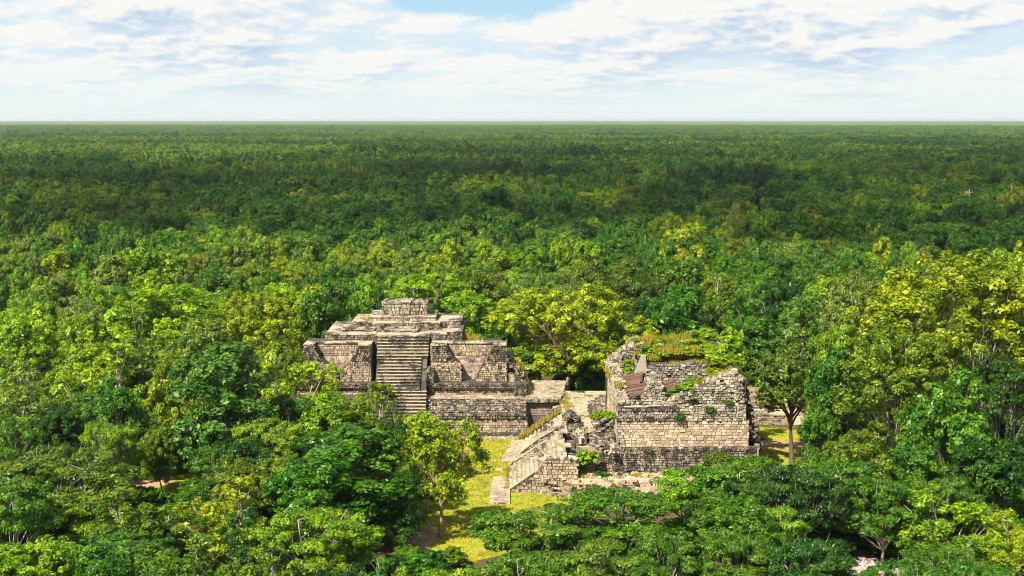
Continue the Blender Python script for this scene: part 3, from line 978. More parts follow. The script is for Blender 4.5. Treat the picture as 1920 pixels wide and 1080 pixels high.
# left end wall, skewed outward to the back
LB = P(1139, 760, 123).x
lu = Vector((LB - tx0, 123 - YF, 0)); LL = lu.length; lu.normalize()
ln_ = Vector((-lu.y, lu.x, 0))
prof = [(0, ZT), (0, 6.7), (.8, 7.1), (2.2, 7.2), (3.6, 7.9), (5.2, 8.0), (6.6, 8.7), (7.7, 8.6), (LL, 8.4), (LL, ZT)]
cmb = MB()
cmb.prism(prof, Vector((tx0 + .04, YF, 0)), lu, Z, ln_, .9)
cmb.build('end_wall', M['mortar'], tem)
ins_p = inside(prof)
for i in range(330):
    k = random.randrange(1, 8); f = random.random()
    a_, z_ = prof[k][0] + (prof[k + 1][0] - prof[k][0]) * f, prof[k][1] + (prof[k + 1][1] - prof[k][1]) * f
    q = Vector((tx0 + .04, YF, 0)) + lu * a_ - ln_ * random.uniform(0, .9)
    mbp.rock((q.x, q.y, z_ + random.uniform(-.1, .06)), random.uniform(.1, .2), sq=(1, .8, .5))
mbp.panel(Vector((tx0, YF, ZT)), lu, Z, ln_, LL, 5.7, .34, .24, d=(.01, .06), mask=lambda u, v: ins_p(u, v + ZT), drop=.05)
# moulding and frieze over the front wall
zm1 = P(1280, 780, YF).z
zm2 = P(1280, 771, YF).z
zm3 = P(1280, 763, YF).z
xm = P(1278, 780, YF).x
fb = MB()
fb.box(tx0 - .1, xm + 3, YF - .02, YF + 1.5, tz1, zm1)
fb.box(tx0 + .1, xm + 3, YF + .06, YF + 1.5, zm1, zm2)
fb.box(tx0 - .05, xm, YF + .0, YF + 1.5, zm2, zm3)
fb.build('frieze_core', M['mortar'], tem)
mbd.panel(Vector((tx0 - .1, YF - .04, tz1 + .02)), X, Z, FRONT, xm - tx0 + .1, zm1 - tz1 - .03, .32, .18, d=(.08, .16))
mbw.panel(Vector((xm - .2, YF - .03, tz1)), X, Z, FRONT, tx1 - xm - .1, zm3 - tz1 + .2, .34, .2, d=(.04, .14), rough=.04)
mbl.panel(Vector((tx0 + .1, YF + .05, zm1)), X, Z, FRONT, xm - tx0 + 1.2, zm2 - zm1, .32, .17, d=(.03, .09))
mbd.panel(Vector((tx0 - .05, YF - .01, zm2)), X, Z, FRONT, xm - tx0, zm3 - zm2, .33, .17, d=(.06, .13))
slab('frieze_ledge', tx0 - .05, tx0 + 3.2, YF - .14, YF + .5, zm3, zm3 + .07, M['tread'], tem)
# tall pale rubble wall over the right half
def zpx(pts, Y):
    return [xz(a, b, Y) for a, b in pts]
wl = zpx([(1250, 790), (1250, 762), (1268, 742), (1290, 733), (1315, 722), (1335, 712), (1352, 707), (1368, 702), (1380, 697), (1390, 712), (1394, 740), (1397, 792)], YF + .5)
wb = MB()
wb.prism(wl, Vector((0, YF + .45, 0)), X, Z, FRONT, 1.6)
wb.build('upper_wall_core', M['mortar'], tem)
ins_w = inside(wl)
us, vs = [p[0] for p in wl], [p[1] for p in wl]
mbw.panel(Vector((min(us), YF + .42, min(vs))), X, Z, FRONT, max(us) - min(us), max(vs) - min(vs), .31, .20, d=(.05, .19), mask=lambda u, v: ins_w(u + min(us), v + min(vs)), rough=.05, drop=.05)
mbd.panel(Vector((max(us), YF + .5, ZT + 2)), Yv, Z, RIGHTN, 4, 3.6, .3, .22, rough=.08, mask=lambda u, v: v < 3.8 - u * .3)
for i in range(240):
    k = random.randrange(1, 9)
    f = random.random()
    mbw.rock((wl[k][0] + (wl[k + 1][0] - wl[k][0]) * f, YF + random.uniform(.4, 2.0), wl[k][1] + (wl[k + 1][1] - wl[k][1]) * f + random.uniform(-.12, .06)), random.uniform(.1, .24), sq=(1, .8, .65))
# mass behind: ruined vault spine, cross wall, spire and back wall
rb = MB()
sp = zpx([(1200, 765), (1206, 722), (1216, 690), (1230, 682), (1262, 684), (1300, 678), (1325, 684), (1345, 700), (1345, 765)], 119.0)
rb.prism(sp, Vector((0, 119.05, 0)), X, Z, FRONT, 1.0)
ins_s = inside(sp); us2, vs2 = [p[0] for p in sp], [p[1] for p in sp]
mbl.panel(Vector((min(us2), 119.0, min(vs2))), X, Z, FRONT, max(us2) - min(us2), max(vs2) - min(vs2), .34, .2, d=(.03, .13), mask=lambda u, v: ins_s(u + min(us2), v + min(vs2)), rough=.05, drop=.05)
cw = zpx([(1196, 765), (1210, 738), (1219, 718), (1232, 708), (1240, 720), (1246, 742), (1262, 765)], 115.4)
rb.prism(cw, Vector((0, 115.45, 0)), X, Z, FRONT, 2.6)
ins_c = inside(cw); us3, vs3 = [p[0] for p in cw], [p[1] for p in cw]
mbd2 = MB()
mbd2.panel(Vector((min(us3), 115.4, min(vs3))), X, Z, FRONT, max(us3) - min(us3), max(vs3) - min(vs3), .26, .2, d=(.03, .14), mask=lambda u, v: ins_c(u + min(us3), v + min(vs3)), rough=.05)
for i in range(130):
    k = random.randrange(0, 6); f = random.random()
    mbd2.rock((cw[k][0] + (cw[k + 1][0] - cw[k][0]) * f, 115.4 + random.uniform(0, 2.5), cw[k][1] + (cw[k + 1][1] - cw[k][1]) * f + random.uniform(-.1, .1)), random.uniform(.1, .24))
spire = zpx([(1190, 700), (1199, 680), (1203, 668), (1211, 667), (1213, 700)], 119.8)
rb.prism(spire, Vector((0, 119.8, 0)), X, Z, FRONT, .7, 1)
bk = zpx([(1140, 770), (1140, 690), (1152, 674), (1163, 673), (1176, 656), (1186, 645), (1200, 642), (1220, 648), (1250, 645), (1290, 642), (1330, 640), (1360, 650), (1380, 690), (1380, 770)], 123.0)
rb.prism(bk, Vector((0, 123.05, 0)), X, Z, FRONT, 3.2)
ins_b = inside(bk); us4, vs4 = [p[0] for p in bk], [p[1] for p in bk]
mbl.panel(Vector((min(us4), 123.0, min(vs4))), X, Z, FRONT, max(us4) - min(us4), max(vs4) - min(vs4), .34, .22, d=(.03, .15), mask=lambda u, v: ins_b(u + min(us4), v + min(vs4)), rough=.05, drop=.05)
for i in range(420):
    k = random.randrange(1, 12); f = random.random()
    mbl.rock((bk[k][0] + (bk[k + 1][0] - bk[k][0]) * f, 123 + random.uniform(-.1, 3.0), bk[k][1] + (bk[k + 1][1] - bk[k][1]) * f + random.uniform(-.12, .08)), random.uniform(.1, .26))
rb.box(tx0 + .9, tx1 - .4, 119.9, 123.1, tz1 - .1, P(0, 700, 121).z)
rb.box(tx0 + .6, tx1 - .4, YF + 1.6, 119.1, tz1 - .1, P(0, 752, 117).z)
rb.build('vault_core', [M['mortar'], M['stone_white']], tem)
for i in range(420):      # loose stones on the fallen vaults
    x = random.uniform(tx0 + .6, tx1 - .6)
    if random.random() < .5: mbl.rock((x, random.uniform(YF + .6, 118.8), P(0, 752, 117).z + random.uniform(-.1, .12)), random.uniform(.1, .24))
    else: mbl.rock((x, random.uniform(119.9, 122.9), P(0, 700, 121).z + random.uniform(-.1, .12)), random.uniform(.1, .24))
mbl.panel(Vector((tx0 + .2, YF + .3, zm3)), X, (Z + Yv * .3).normalized(), (FRONT + Z * .3).normalized(), xm - tx0 + .3, .55, .3, .2, d=(.03, .14), rough=.06, drop=.15)
tag(mbl.build('rubble_masonry', M['stone_grey'], tem), kind='stuff')
tag(mbd.build('frieze', M['stone_dark'], tem), kind='stuff')
tag(mbd2.build('cross_wall', M['stone_grey'], tem), kind='stuff')
tag(mbw.build('upper_wall', M['stone_white'], tem), kind='stuff')
tag(mbp.build('end_wall_masonry', M['stone_cream'], tem), kind='stuff')

re_ = MB()
rp = zpx([(1386, 706), (1396, 722), (1402, 752), (1412, 778), (1421, 806), (1427, 850), (1400, 852), (1392, 792)], 116.0)
re_.prism(rp, Vector((0, 116.05, 0)), X, Z, FRONT, 3.5)
re_.build('ruined_end_core', M['mortar'], tem)
ins_r = inside(rp); us5, vs5 = [p[0] for p in rp], [p[1] for p in rp]
re_ = MB()
re_.panel(Vector((min(us5), 116.0, min(vs5))), X, Z, FRONT, max(us5) - min(us5), max(vs5) - min(vs5), .28, .22, d=(.03, .2), mask=lambda u, v: ins_r(u + min(us5), v + min(vs5)), rough=.08, drop=.05)
for i in range(160):
    k = random.randrange(0, 5); f = random.random()
    re_.rock((rp[k][0] + (rp[k + 1][0] - rp[k][0]) * f, random.uniform(115.6, 119), rp[k][1] + (rp[k + 1][1] - rp[k][1]) * f), random.uniform(.1, .24))
tag(re_.build('ruined_end', M['stone_dark'], tem), kind='stuff')
# brown sloping roof remains, plank by plank
def roof_panel(pts, Ys, n):
    """pts: photo corners front-left, front-right, back-right, back-left"""
    q = [P(a, b, y) for (a, b), y in zip(pts, Ys)]
    nrm = (q[1] - q[0]).cross(q[3] - q[0]).normalized()
    if nrm.z < 0: nrm = -nrm
    for k in range(n):
        a, b = k / n, (k + 1) / n - .03
        L0, L1 = q[0].lerp(q[3], a), q[0].lerp(q[3], b)
        R0, R1 = q[1].lerp(q[2], a), q[1].lerp(q[2], b)
        e = [random.uniform(-.16, .16) for _ in range(4)]
        d = nrm * random.uniform(.0, .09)
        top = [L0 + X * e[0] + d, R0 + X * e[1] + d, R1 + X * e[2] + d, L1 + X * e[3] + d]
        bot = [p - nrm * .14 for p in top]
        mb = MB()
        mb.add(bot + top, [(3, 2, 1, 0), (4, 5, 6, 7), (0, 1, 5, 4), (1, 2, 6, 5), (2, 3, 7, 6), (3, 0, 4, 7)])
        mb.build('plank', M['plank'], tem)
roof_panel([(1172, 723), (1200, 720), (1205, 696), (1163, 705)], (117.6, 117.6, 119.6, 119.6), 8)
roof_panel([(1176, 745), (1206, 738), (1216, 719), (1176, 725)], (115.7, 115.7, 117.4, 117.4), 8)
roof_panel([(1246, 740), (1268, 733), (1263, 712), (1236, 720)], (116.0, 116.0, 118.0, 118.0), 8)

# ------------------------------------------------------------------ low stone platform among the right trees
lp = thing('low_platform', (23, 136.5, 0), 'low grey stone platform with a few steps under the trees right of the temple', 'platform')
qx0, qx1, qx2 = P(1396, 800, 136.5).x, P(1482, 800, 136.5).x, P(1530, 800, 136.5).x
qz = P(1440, 777, 136.5).z
mb = MB(); mb.box(qx0, qx1 - .1, 136.6, 142, 0, qz - .05); mb.box(qx0, qx2 + 4, 138.2, 142, 0, qz - .05)
mb.box(qx0, qx2 + 4, 140.0, 144, qz - .1, qz + 1.3); mb.build('core', M['mortar_tan'], lp)
mb = MB()
mb.panel(Vector((qx0, 136.6, 0)), X, Z, FRONT, qx1 - qx0, qz - .1, .36, .24)
mb.panel(Vector((qx0, 140.0, qz)), X, Z, FRONT, qx2 + 4 - qx0, 1.2, .36, .24)
tag(mb.build('masonry', M['stone_pyr'], lp), kind='stuff')
slab('cap_slab', qx0, qx1 + .05, 136.45, 139, qz - .1, qz + .05, M['tread'], lp)
for k in range(5):
    h = qz * (k + 1) / 5
    slab('step', qx1 + .02, qx2 + .6, 136.7 + k * .32, 138.6, h - qz / 5, h, M['stone_tan'], lp)

# ------------------------------------------------------------------ vegetation meshes
def leaves_mesh(name, pos, nrm, size, vary, aspect=.52):
    n = len(pos)
    r = RNG.normal(size=(n, 3))
    t = np.cross(nrm, r)
    t /= np.linalg.norm(t, axis=1, keepdims=True) + 1e-9
    t[:, 2] -= .15
    t /= np.linalg.norm(t, axis=1, keepdims=True) + 1e-9
    b = np.cross(nrm, t)
    b /= np.linalg.norm(b, axis=1, keepdims=True) + 1e-9
    L = size[:, None]
    wv = L * aspect
    v = np.empty((n, 4, 3), np.float32)
    v[:, 0] = pos - t * L * .5
    v[:, 1] = pos + b * wv * .5 + nrm * L * .07
    v[:, 2] = pos + t * L * .5
    v[:, 3] = pos - b * wv * .5 + nrm * L * .07
    me = bpy.data.meshes.new(name)
    me.vertices.add(n * 4)
    me.vertices.foreach_set('co', v.reshape(-1))
    me.loops.add(n * 4)
    me.loops.foreach_set('vertex_index', np.arange(n * 4, dtype=np.int32))
    me.polygons.add(n)
    me.polygons.foreach_set('loop_start', np.arange(0, n * 4, 4, dtype=np.int32))
    me.polygons.foreach_set('loop_total', np.full(n, 4, np.int32))
    at = me.attributes.new('vary', 'FLOAT', 'POINT')
    at.data.foreach_set('value', np.repeat(vary.astype(np.float32), 4))
    me.materials.append(M['leaf'])
    me.update(calc_edges=True)
    return me

def unit(n, up=0.0):
    d = RNG.normal(size=(n, 3))
    d[:, 2] += up
    return d / (np.linalg.norm(d, axis=1, keepdims=True) + 1e-9)

def tube(mb, pts, radii, sides=6, mat=0):
    pts = [Vector(p) for p in pts]
    rings_ = []
    for i, p in enumerate(pts):
        d = (pts[min(i + 1, len(pts) - 1)] - pts[max(i - 1, 0)]).normalized()
        a = d.orthogonal().normalized()
        b = d.cross(a)
        rings_.append([p + (a * math.cos(2 * math.pi * k / sides) + b * math.sin(2 * math.pi * k / sides)) * radii[i] for k in range(sides)])
    vs = [q for r in rings_ for q in r]
    fs = []
    for i in range(len(pts) - 1):
        for k in range(sides):
            k2 = (k + 1) % sides
            fs.append((i * sides + k, i * sides + k2, (i + 1) * sides + k2, (i + 1) * sides + k))
    fs.append(tuple(range((len(pts) - 1) * sides, len(pts) * sides)))
    mb.add(vs, fs, mat)

def bend(a, b, n, amp):
    a, b = Vector(a), Vector(b)
    out = []
    off = Vector((random.uniform(-1, 1), random.uniform(-1, 1), random.uniform(-.2, .8))) * amp * (b - a).length
    for i in range(n + 1):
        f = i / n
        out.append(a.lerp(b, f) + off * math.sin(math.pi * f) * (1 - .3 * f))
    return out

class Kind:
    pass

def make_tree(name, seed, R=4.0, H=10.0, base=.28, lobes=9, clumps=16, leaves=120, leaf=.28, flat=.55, lobe_r=(.34, .52), bark='bark_dark', spread=.62, trunk_r=.22, up=.35, layered=False, fork=.0, limb=1.0, with_trunk=True, clump_r=(.11, .19)):
    """crown radius R, total height H; returns crown mesh, trunk mesh"""
    global RNG
    RNG = np.random.default_rng(seed)
    random.seed(seed)
    z0, z1 = H * base, H
    zc, rz = (z0 + z1) / 2, (z1 - z0) / 2
    L = []
    for k in range(lobes):
        a = 2 * math.pi * (k * .618 + random.uniform(-.1, .1))
        e = random.uniform(-.9, 1.0)
        if layered:
            e = -0.6 + 1.6 * (k + .5) / lobes
        h = math.sqrt(max(0, 1 - min(1, abs(e)) ** 2 * .8))
        rr = spread * random.uniform(.55, 1.15)
        lr = R * random.uniform(*lobe_r)
        p = np.array([math.cos(a) * R * rr * h, math.sin(a) * R * rr * h, zc + e * rz * .68])
        p[2] = min(p[2], z1 - lr * (.22 if layered else .62) * rz / R * 1.1)
        L.append((p, lr))
    pos, nrm, size, vary = [], [], [], []
    for p, lr in L:
        nc = max(4, int(clumps * (lr / (R * .43)) ** 2 * random.uniform(.8, 1.2)))
        d = unit(nc, up)
        lz = .25 if layered else .72 * rz / R + .1
        c = p + d * lr * RNG.uniform(.6, 1.08, (nc, 1)) * np.array([1, 1, lz])
        for j in range(nc):
            nl = int(leaves * random.uniform(.6, 1.3))
            rc = R * random.uniform(*clump_r)
            q = unit(nl, .25)
            rr = RNG.uniform(.25, 1, (nl, 1)) ** .6
            pp = c[j] + q * rr * rc * np.array([1, 1, flat])
            nn = q * .55 + d[j] * .45 + np.array([0, 0, .55]) + RNG.normal(size=(nl, 3)) * .42
            nn /= np.linalg.norm(nn, axis=1, keepdims=True) + 1e-9
            pos.append(pp); nrm.append(nn)
            size.append(leaf * np.clip(RNG.lognormal(0, .33, nl), .45, 2.1))
            vary.append(np.clip(np.full(nl, random.random()) + RNG.normal(size=nl) * .1, 0, 1))
    pos = np.concatenate(pos); nrm = np.concatenate(nrm); size = np.concatenate(size); vary = np.concatenate(vary)
    pos[:, 2] = np.maximum(pos[:, 2], .1)
    crown = leaves_mesh(name + '_crown', pos, nrm, size, vary)
    trunk = None
    if with_trunk:
        mb = MB()
        top = Vector((random.uniform(-.1, .1) * R, random.uniform(-.1, .1) * R, z0 + rz * .35))
        if fork: top.z = H * fork
        pts = bend((0, 0, -.1), top, 6, .05)
        tube(mb, pts, [trunk_r * (1.35 if i == 0 else 1 - .68 * i / 6) for i in range(7)], 7)
        for p, lr in L:
            s = pts[random.choice((4, 5, 6))]
            e = Vector(p)
            lp_ = bend(s, e, 4, .10)
            r0 = trunk_r * random.uniform(.32, .5) * limb
            tube(mb, lp_, [r0 * (1 - .7 * i / 4) for i in range(5)], 5)
            for q in range(5):
                dd = Vector(unit(1, .5)[0])
                st = lp_[random.choice((2, 3, 4))]
                tw = bend(st, e + Vector((dd.x * lr, dd.y * lr, dd.z * lr * .7)) * .95, 3, .12)
                tube(mb, tw, [r0 * .34, r0 * .24, r0 * .15, r0 * .05], 4)
        me = bpy.data.meshes.new(name + '_trunk')
        me.from_pydata(mb.v, [], mb.f)
        me.materials.append(M[bark])
        me.polygons.foreach_set('use_smooth', [True] * len(me.polygons))
        trunk = me
    k = Kind()
    k.crown, k.trunk, k.R, k.H = crown, trunk, R, H
    return k

KINDS = {}
KINDS['round'] = [make_tree('round', 11 + i, lobes=12 + i % 3, clumps=30, leaves=84, leaf=.23, base=.06, flat=.8, clump_r=(.09, .16)) for i in range(4)]
KINDS['glossy'] = [make_tree('glossy', 31 + i, lobes=14, clumps=27, leaves=74, leaf=.27, flat=.85, lobe_r=(.28, .46), base=.06, clump_r=(.09, .16)) for i in range(3)]
KINDS['layered'] = [make_tree('layered', 51 + i, R=4.6, H=8.5, base=.10, lobes=19, clumps=27, leaves=92, leaf=.21, flat=.5, lobe_r=(.26, .44), spread=.80, layered=True, bark='bark_pale', clump_r=(.09, .15)) for i in range(3)]
KINDS['airy'] = [make_tree('airy', 71 + i, lobes=15, clumps=22, leaves=62, leaf=.25, flat=.85, lobe_r=(.24, .42), spread=.74, bark='bark_pale', base=.08, up=.1, clump_r=(.09, .16)) for i in range(2)]
KINDS['broad'] = [make_tree('broad', 91 + i, R=7.2, H=17.0, base=.04, lobes=36, clumps=34, leaves=92, leaf=.28, lobe_r=(.20, .36), spread=.80, bark='bark_pale', trunk_r=.34, limb=.42, flat=.75, clump_r=(.055, .10)) for i in range(3)]
KINDS['golden'] = [make_tree('golden', 103, R=7.0, H=13.4, base=.16, lobes=40, clumps=38, leaves=92, leaf=.25, lobe_r=(.21, .36), spread=.76, bark='bark_red', trunk_r=.42, limb=.5, fork=.36, flat=.75, clump_r=(.05, .095), up=.3)]
KINDS['slender'] = [make_tree('slender', 118, R=3.0, H=9.6, base=.26, lobes=19, clumps=22, leaves=62, leaf=.24, flat=.85, lobe_r=(.22, .40), spread=.82, bark='bark_red', trunk_r=.17, fork=.36, up=.1, clump_r=(.10, .18))]
KINDS['leaning'] = [make_tree('leaning', 125, R=3.4, H=11.0, base=.40, lobes=16, clumps=22, leaves=66, leaf=.24, flat=.85, lobe_r=(.26, .42), spread=.80, bark='bark_dark', trunk_r=.24, fork=.45, up=.0)]
KINDS['bush'] = [make_tree('bush', 131 + i, R=1.2, H=2.2, base=.0, lobes=8, clumps=12, leaves=42, leaf=.19, lobe_r=(.34, .55), trunk_r=.06, bark='bark_dark', clump_r=(.14, .24)) for i in range(2)]
FAR = [make_tree('far', 151 + i, R=4.0, H=9.5, base=.10, lobes=10, clumps=12, leaves=16, leaf=.75, flat=.6, with_trunk=False, clump_r=(.12, .2)) for i in range(6)]
random.seed(99)

TINT = dict(lime=(.165, .290, .006), yellow=(.225, .305, .006), mid=(.080, .185, .006), emerald=(.060, .170, .007), dark=(.034, .100, .006),
            olive=(.115, .185, .007), gold=(.255, .35, .006), grey=(.155, .225, .026), brown=(.105, .150, .009), bluegreen=(.085, .180, .018), bright=(.215, .335, .006))
CNAME = dict(lime='lime green', yellow='yellow green', mid='mid green', emerald='emerald green', dark='dark green', olive='olive green', gold='golden yellow',
             grey='grey green', brown='brownish green', bluegreen='dull green', bright='bright green')

def vary_tint(c, k=.12):
    f = random.uniform(1 - k, 1 + k)
    return [c[0] * f * random.uniform(1 - k, 1 + k), c[1] * f, c[2] * f * random.uniform(.8, 1.2)]

TREES = []
def tree(name, kind, x, y, h, r, tint, label, cat='tree', group=None, z=0.0, rot=None, var=None, both=True):
    kk = KINDS[kind]
    k = kk[random.randrange(len(kk)) if var is None else var]
    t = thing(name, (x, y, z), label, cat, group)
    t.rotation_euler = (0, 0, random.uniform(0, 6.283) if rot is None else rot)
    t.scale = (r / k.R, r / k.R, h / k.H)
    c = bpy.data.objects.new('crown' if cat == 'tree' else 'foliage', k.crown)
    COL.objects.link(c); c.parent = t
    c['tint'] = vary_tint(TINT[tint]) if isinstance(tint, str) else list(tint)
    c['kind'] = 'stuff' if False else 'thing'
    del c['kind']
    if k.trunk is not None and both:
        s = bpy.data.objects.new('trunk' if cat == 'tree' else 'stem', k.trunk)
        COL.objects.link(s); s.parent = t
    TREES.append((x, y, r))
    return t

def tpx(cx, ytop, Y, rx, kind, tint, label, name='broadleaf_tree', **kw):
    p = P(cx, ytop, Y)
    return tree(name, kind, p.x, Y, p.z, rx * Y / FPX * 1.06, tint, label, **kw)

GL, GR, GF, GB = 'trees of the left forest edge', 'large trees right of the temple', 'trees in front of the ruins', 'trees behind the ruins'
# -- left side
for a in [
    (280, 520, 138, 140, 'broad', 'bright', 'wide bright green tree on the left forest edge, behind the yellow green trees', GL),
    (470, 532, 140, 88, 'broad', 'yellow', 'tall yellow green tree left of the tree with a bare pale trunk', GL),
    (612, 513, 150, 58, 'glossy', 'mid', 'tall mid green tree directly left of the pyramid shrine', GL),
    (60, 562, 138, 80, 'broad', 'bright', 'bright green tree at the left picture edge, highest of the sunlit ones there', GL),
    (155, 590, 132, 70, 'round', 'lime', 'lime green tree between the bright left edge tree and the wide bright tree', GL),
    (360, 600, 132, 75, 'round', 'grey', 'grey green tree below the wide bright green tree', GL),
    (195, 634, 124, 92, 'airy', 'yellow', 'yellow green tree with orange tinted tips above the emerald tree', GL),
    (50, 672, 122, 76, 'airy', 'grey', 'pale grey green tree at the left edge above the dark feathery one', GL),
    (215, 705, 113, 66, 'glossy', 'emerald', 'emerald green tree with a thin trunk standing on the dry soil', GL),
    (335, 655, 120, 66, 'round', 'yellow', 'small yellow green tree behind the large dull green tree', GL),
    (415, 642, 112, 118, 'glossy', 'bluegreen', 'large glossy dull green tree left of the pyramid', GL),
    (545, 628, 121, 92, 'airy', 'yellow', 'yellow green glossy tree hiding the left block of the pyramid', GL),
    (520, 640, 128, 60, 'round', 'olive', 'olive tree squeezed behind the glossy tree left of the pyramid', GL),
    (695, 712, 119, 78, 'airy', 'olive', 'olive green tree covering the foot of the pyramid stairway', GL),
    (620, 728, 116, 66, 'glossy', 'lime', 'lime green tree between the yellow green glossy tree and the olive tree', GL),
    (495, 772, 108, 72, 'layered', 'lime', 'low lime green tree with flat layered foliage above the big emerald tree', GF),
    (655, 802, 97, 150, 'glossy', 'emerald', 'big emerald tree left of the slender pale trunked tree', GF),
    (590, 850, 93, 92, 'glossy', 'emerald', 'emerald tree leaning against the left side of the big emerald tree', GF),
    (745, 880, 96, 62, 'glossy', 'dark', 'dark green tree filling the gap left of the slender trunk', GF),
    (750, 778, 117, 55, 'round', 'dark', 'dark green tree at the foot of the stairway behind the slender tree', GF),
    (100, 828, 97, 122, 'layered', 'olive', 'wide olive tree with feathery layered foliage at the lower left', GF),
    (20, 880, 88, 80, 'layered', 'mid', 'mid green feathery tree at the left edge under the wide olive one', GF),
    (250, 888, 88, 108, 'airy', 'olive', 'olive tree with rusty orange leaf tips at the lower left', GF),
    (425, 888, 88, 95, 'airy', 'yellow', 'yellow green tree with rusty tips left of the big emerald tree', GF),
    (590, 940, 84, 108, 'layered', 'lime', 'light lime green tree in front of the big emerald tree', GF),
    (340, 985, 80, 85, 'airy', 'mid', 'mid green tree at the bottom edge below the two rusty tipped trees', GF),
    (55, 1000, 78, 95, 'round', 'lime', 'lime green bushy tree in the lower left corner', GF),
    (190, 1010, 76, 80, 'glossy', 'emerald', 'emerald tree at the bottom edge right of the corner tree', GF),
    (490, 1010, 78, 80, 'airy', 'olive', 'olive tree at the bottom edge below the light lime green tree', GF),
    (640, 1045, 72, 60, 'round', 'dark', 'dark green treetop at the bottom edge beside the bare brown soil', GF),
    (300, 790, 111, 40, 'round', 'olive', 'small olive tree between the emerald and the large dull green tree', GL),
    (110, 750, 112, 62, 'round', 'dark', 'dark green tree between the emerald tree and the left edge', GL),
    (15, 770, 108, 60, 'layered', 'mid', 'mid green layered tree cut by the left edge', GL),
    (570, 800, 108, 48, 'round', 'dark', 'dark green tree behind the leaning emerald tree', GL),
]:
    cx, yt, Yd, rx, kd, ti, lb, g = a
    tpx(cx, yt, Yd, rx, kd, ti, lb, group=g)
tpx(748, 742, 117, 40, 'airy', 'olive', 'small olive tree covering the lower left side of the stairway', group=GL)
tpx(790, 764, 113, 36, 'glossy', 'bright', 'small bright green tree hiding the bottom step of the pyramid stairway', group=GL)
tpx(725, 800, 112, 40, 'round', 'mid', 'small mid green tree between the olive trees and the big emerald tree', group=GL)
tpx(838, 822, 116, 46, 'round', 'lime', 'lime green tree standing behind the slender tree before the lowest pyramid wall', group=GL)
tpx(800, 850, 106, 40, 'airy', 'mid', 'mid green tree directly left of the slender tree crown', group=GF)
# slender tree on the lawn
g = G(818, 1008)
tpx(824, 758, g.y, 80, 'slender', (.235, .32, .008), 'slender tree with a pale forked trunk standing alone on the yellow lawn', name='slender_tree', rot=2.2)
# golden tree behind the annex
tpx(1062, 527, 147, 132, 'golden', 'gold', 'wide golden yellow tree with reddish branching trunk behind the annex', name='golden_tree', rot=.4)
# -- foreground right
for a in [
    (1005, 938, 88, 115, 'layered', 'mid', 'mid green layered tree in front of the stairway foot'),
    (1170, 905, 92, 115, 'layered', 'mid', 'mid green layered tree in front of the lower terrace wall'),
    (1300, 862, 96, 80, 'layered', 'lime', 'lime green flat topped tree hiding the left part of the temple base'),
    (1400, 845, 96, 112, 'layered', 'mid', 'tall mid green flat topped tree in front of the temple right corner'),
    (1560, 845, 95, 112, 'layered', 'mid', 'mid green flat topped tree left of the airy yellow green tree'),
    (1660, 880, 92, 78, 'layered', 'mid', 'mid green tree with pale bare twigs below the large right trees'),
    (1790, 905, 89, 112, 'airy', 'lime', 'airy lime green tree over the pink gravel at the lower right'),
    (1900, 950, 86, 65, 'airy', 'yellow', 'yellow green tree cut by the right edge at the lower right'),
    (1120, 1000, 80, 95, 'layered', 'olive', 'olive layered tree at the bottom edge left of the pink gravel gap'),
    (1255, 985, 82, 85, 'layered', 'mid', 'mid green layered tree right of the pink gravel gap'),
    (1380, 985, 82, 90, 'layered', 'mid', 'mid green layered tree at the bottom below the tall flat topped one'),
    (1520, 990, 80, 95, 'layered', 'dark', 'dark green layered tree at the bottom with grey trunk over yellow ground'),
    (1700, 1035, 74, 80, 'layered', 'emerald', 'emerald layered treetop at the bottom right of centre'),
    (1840, 1030, 75, 90, 'layered', 'emerald', 'emerald layered treetop in the lower right corner'),
    (990, 1020, 79, 75, 'layered', 'mid', 'mid green layered treetop at the bottom below the stairway foot tree'),
    (850, 1048, 73, 78, 'round', 'bright', 'bright green treetop at the bottom edge below the lawn'),
    (755, 1062, 71, 42, 'round', 'lime', 'small lime green treetop at the bottom edge left of the bright one'),
    (1450, 935, 88, 70, 'layered', 'lime', 'lime green layered tree between the two mid green flat topped trees'),
]:
    cx, yt, Yd, rx, kd, ti, lb = a
    tpx(cx, yt, Yd, rx, kd, ti, lb, group=GF)
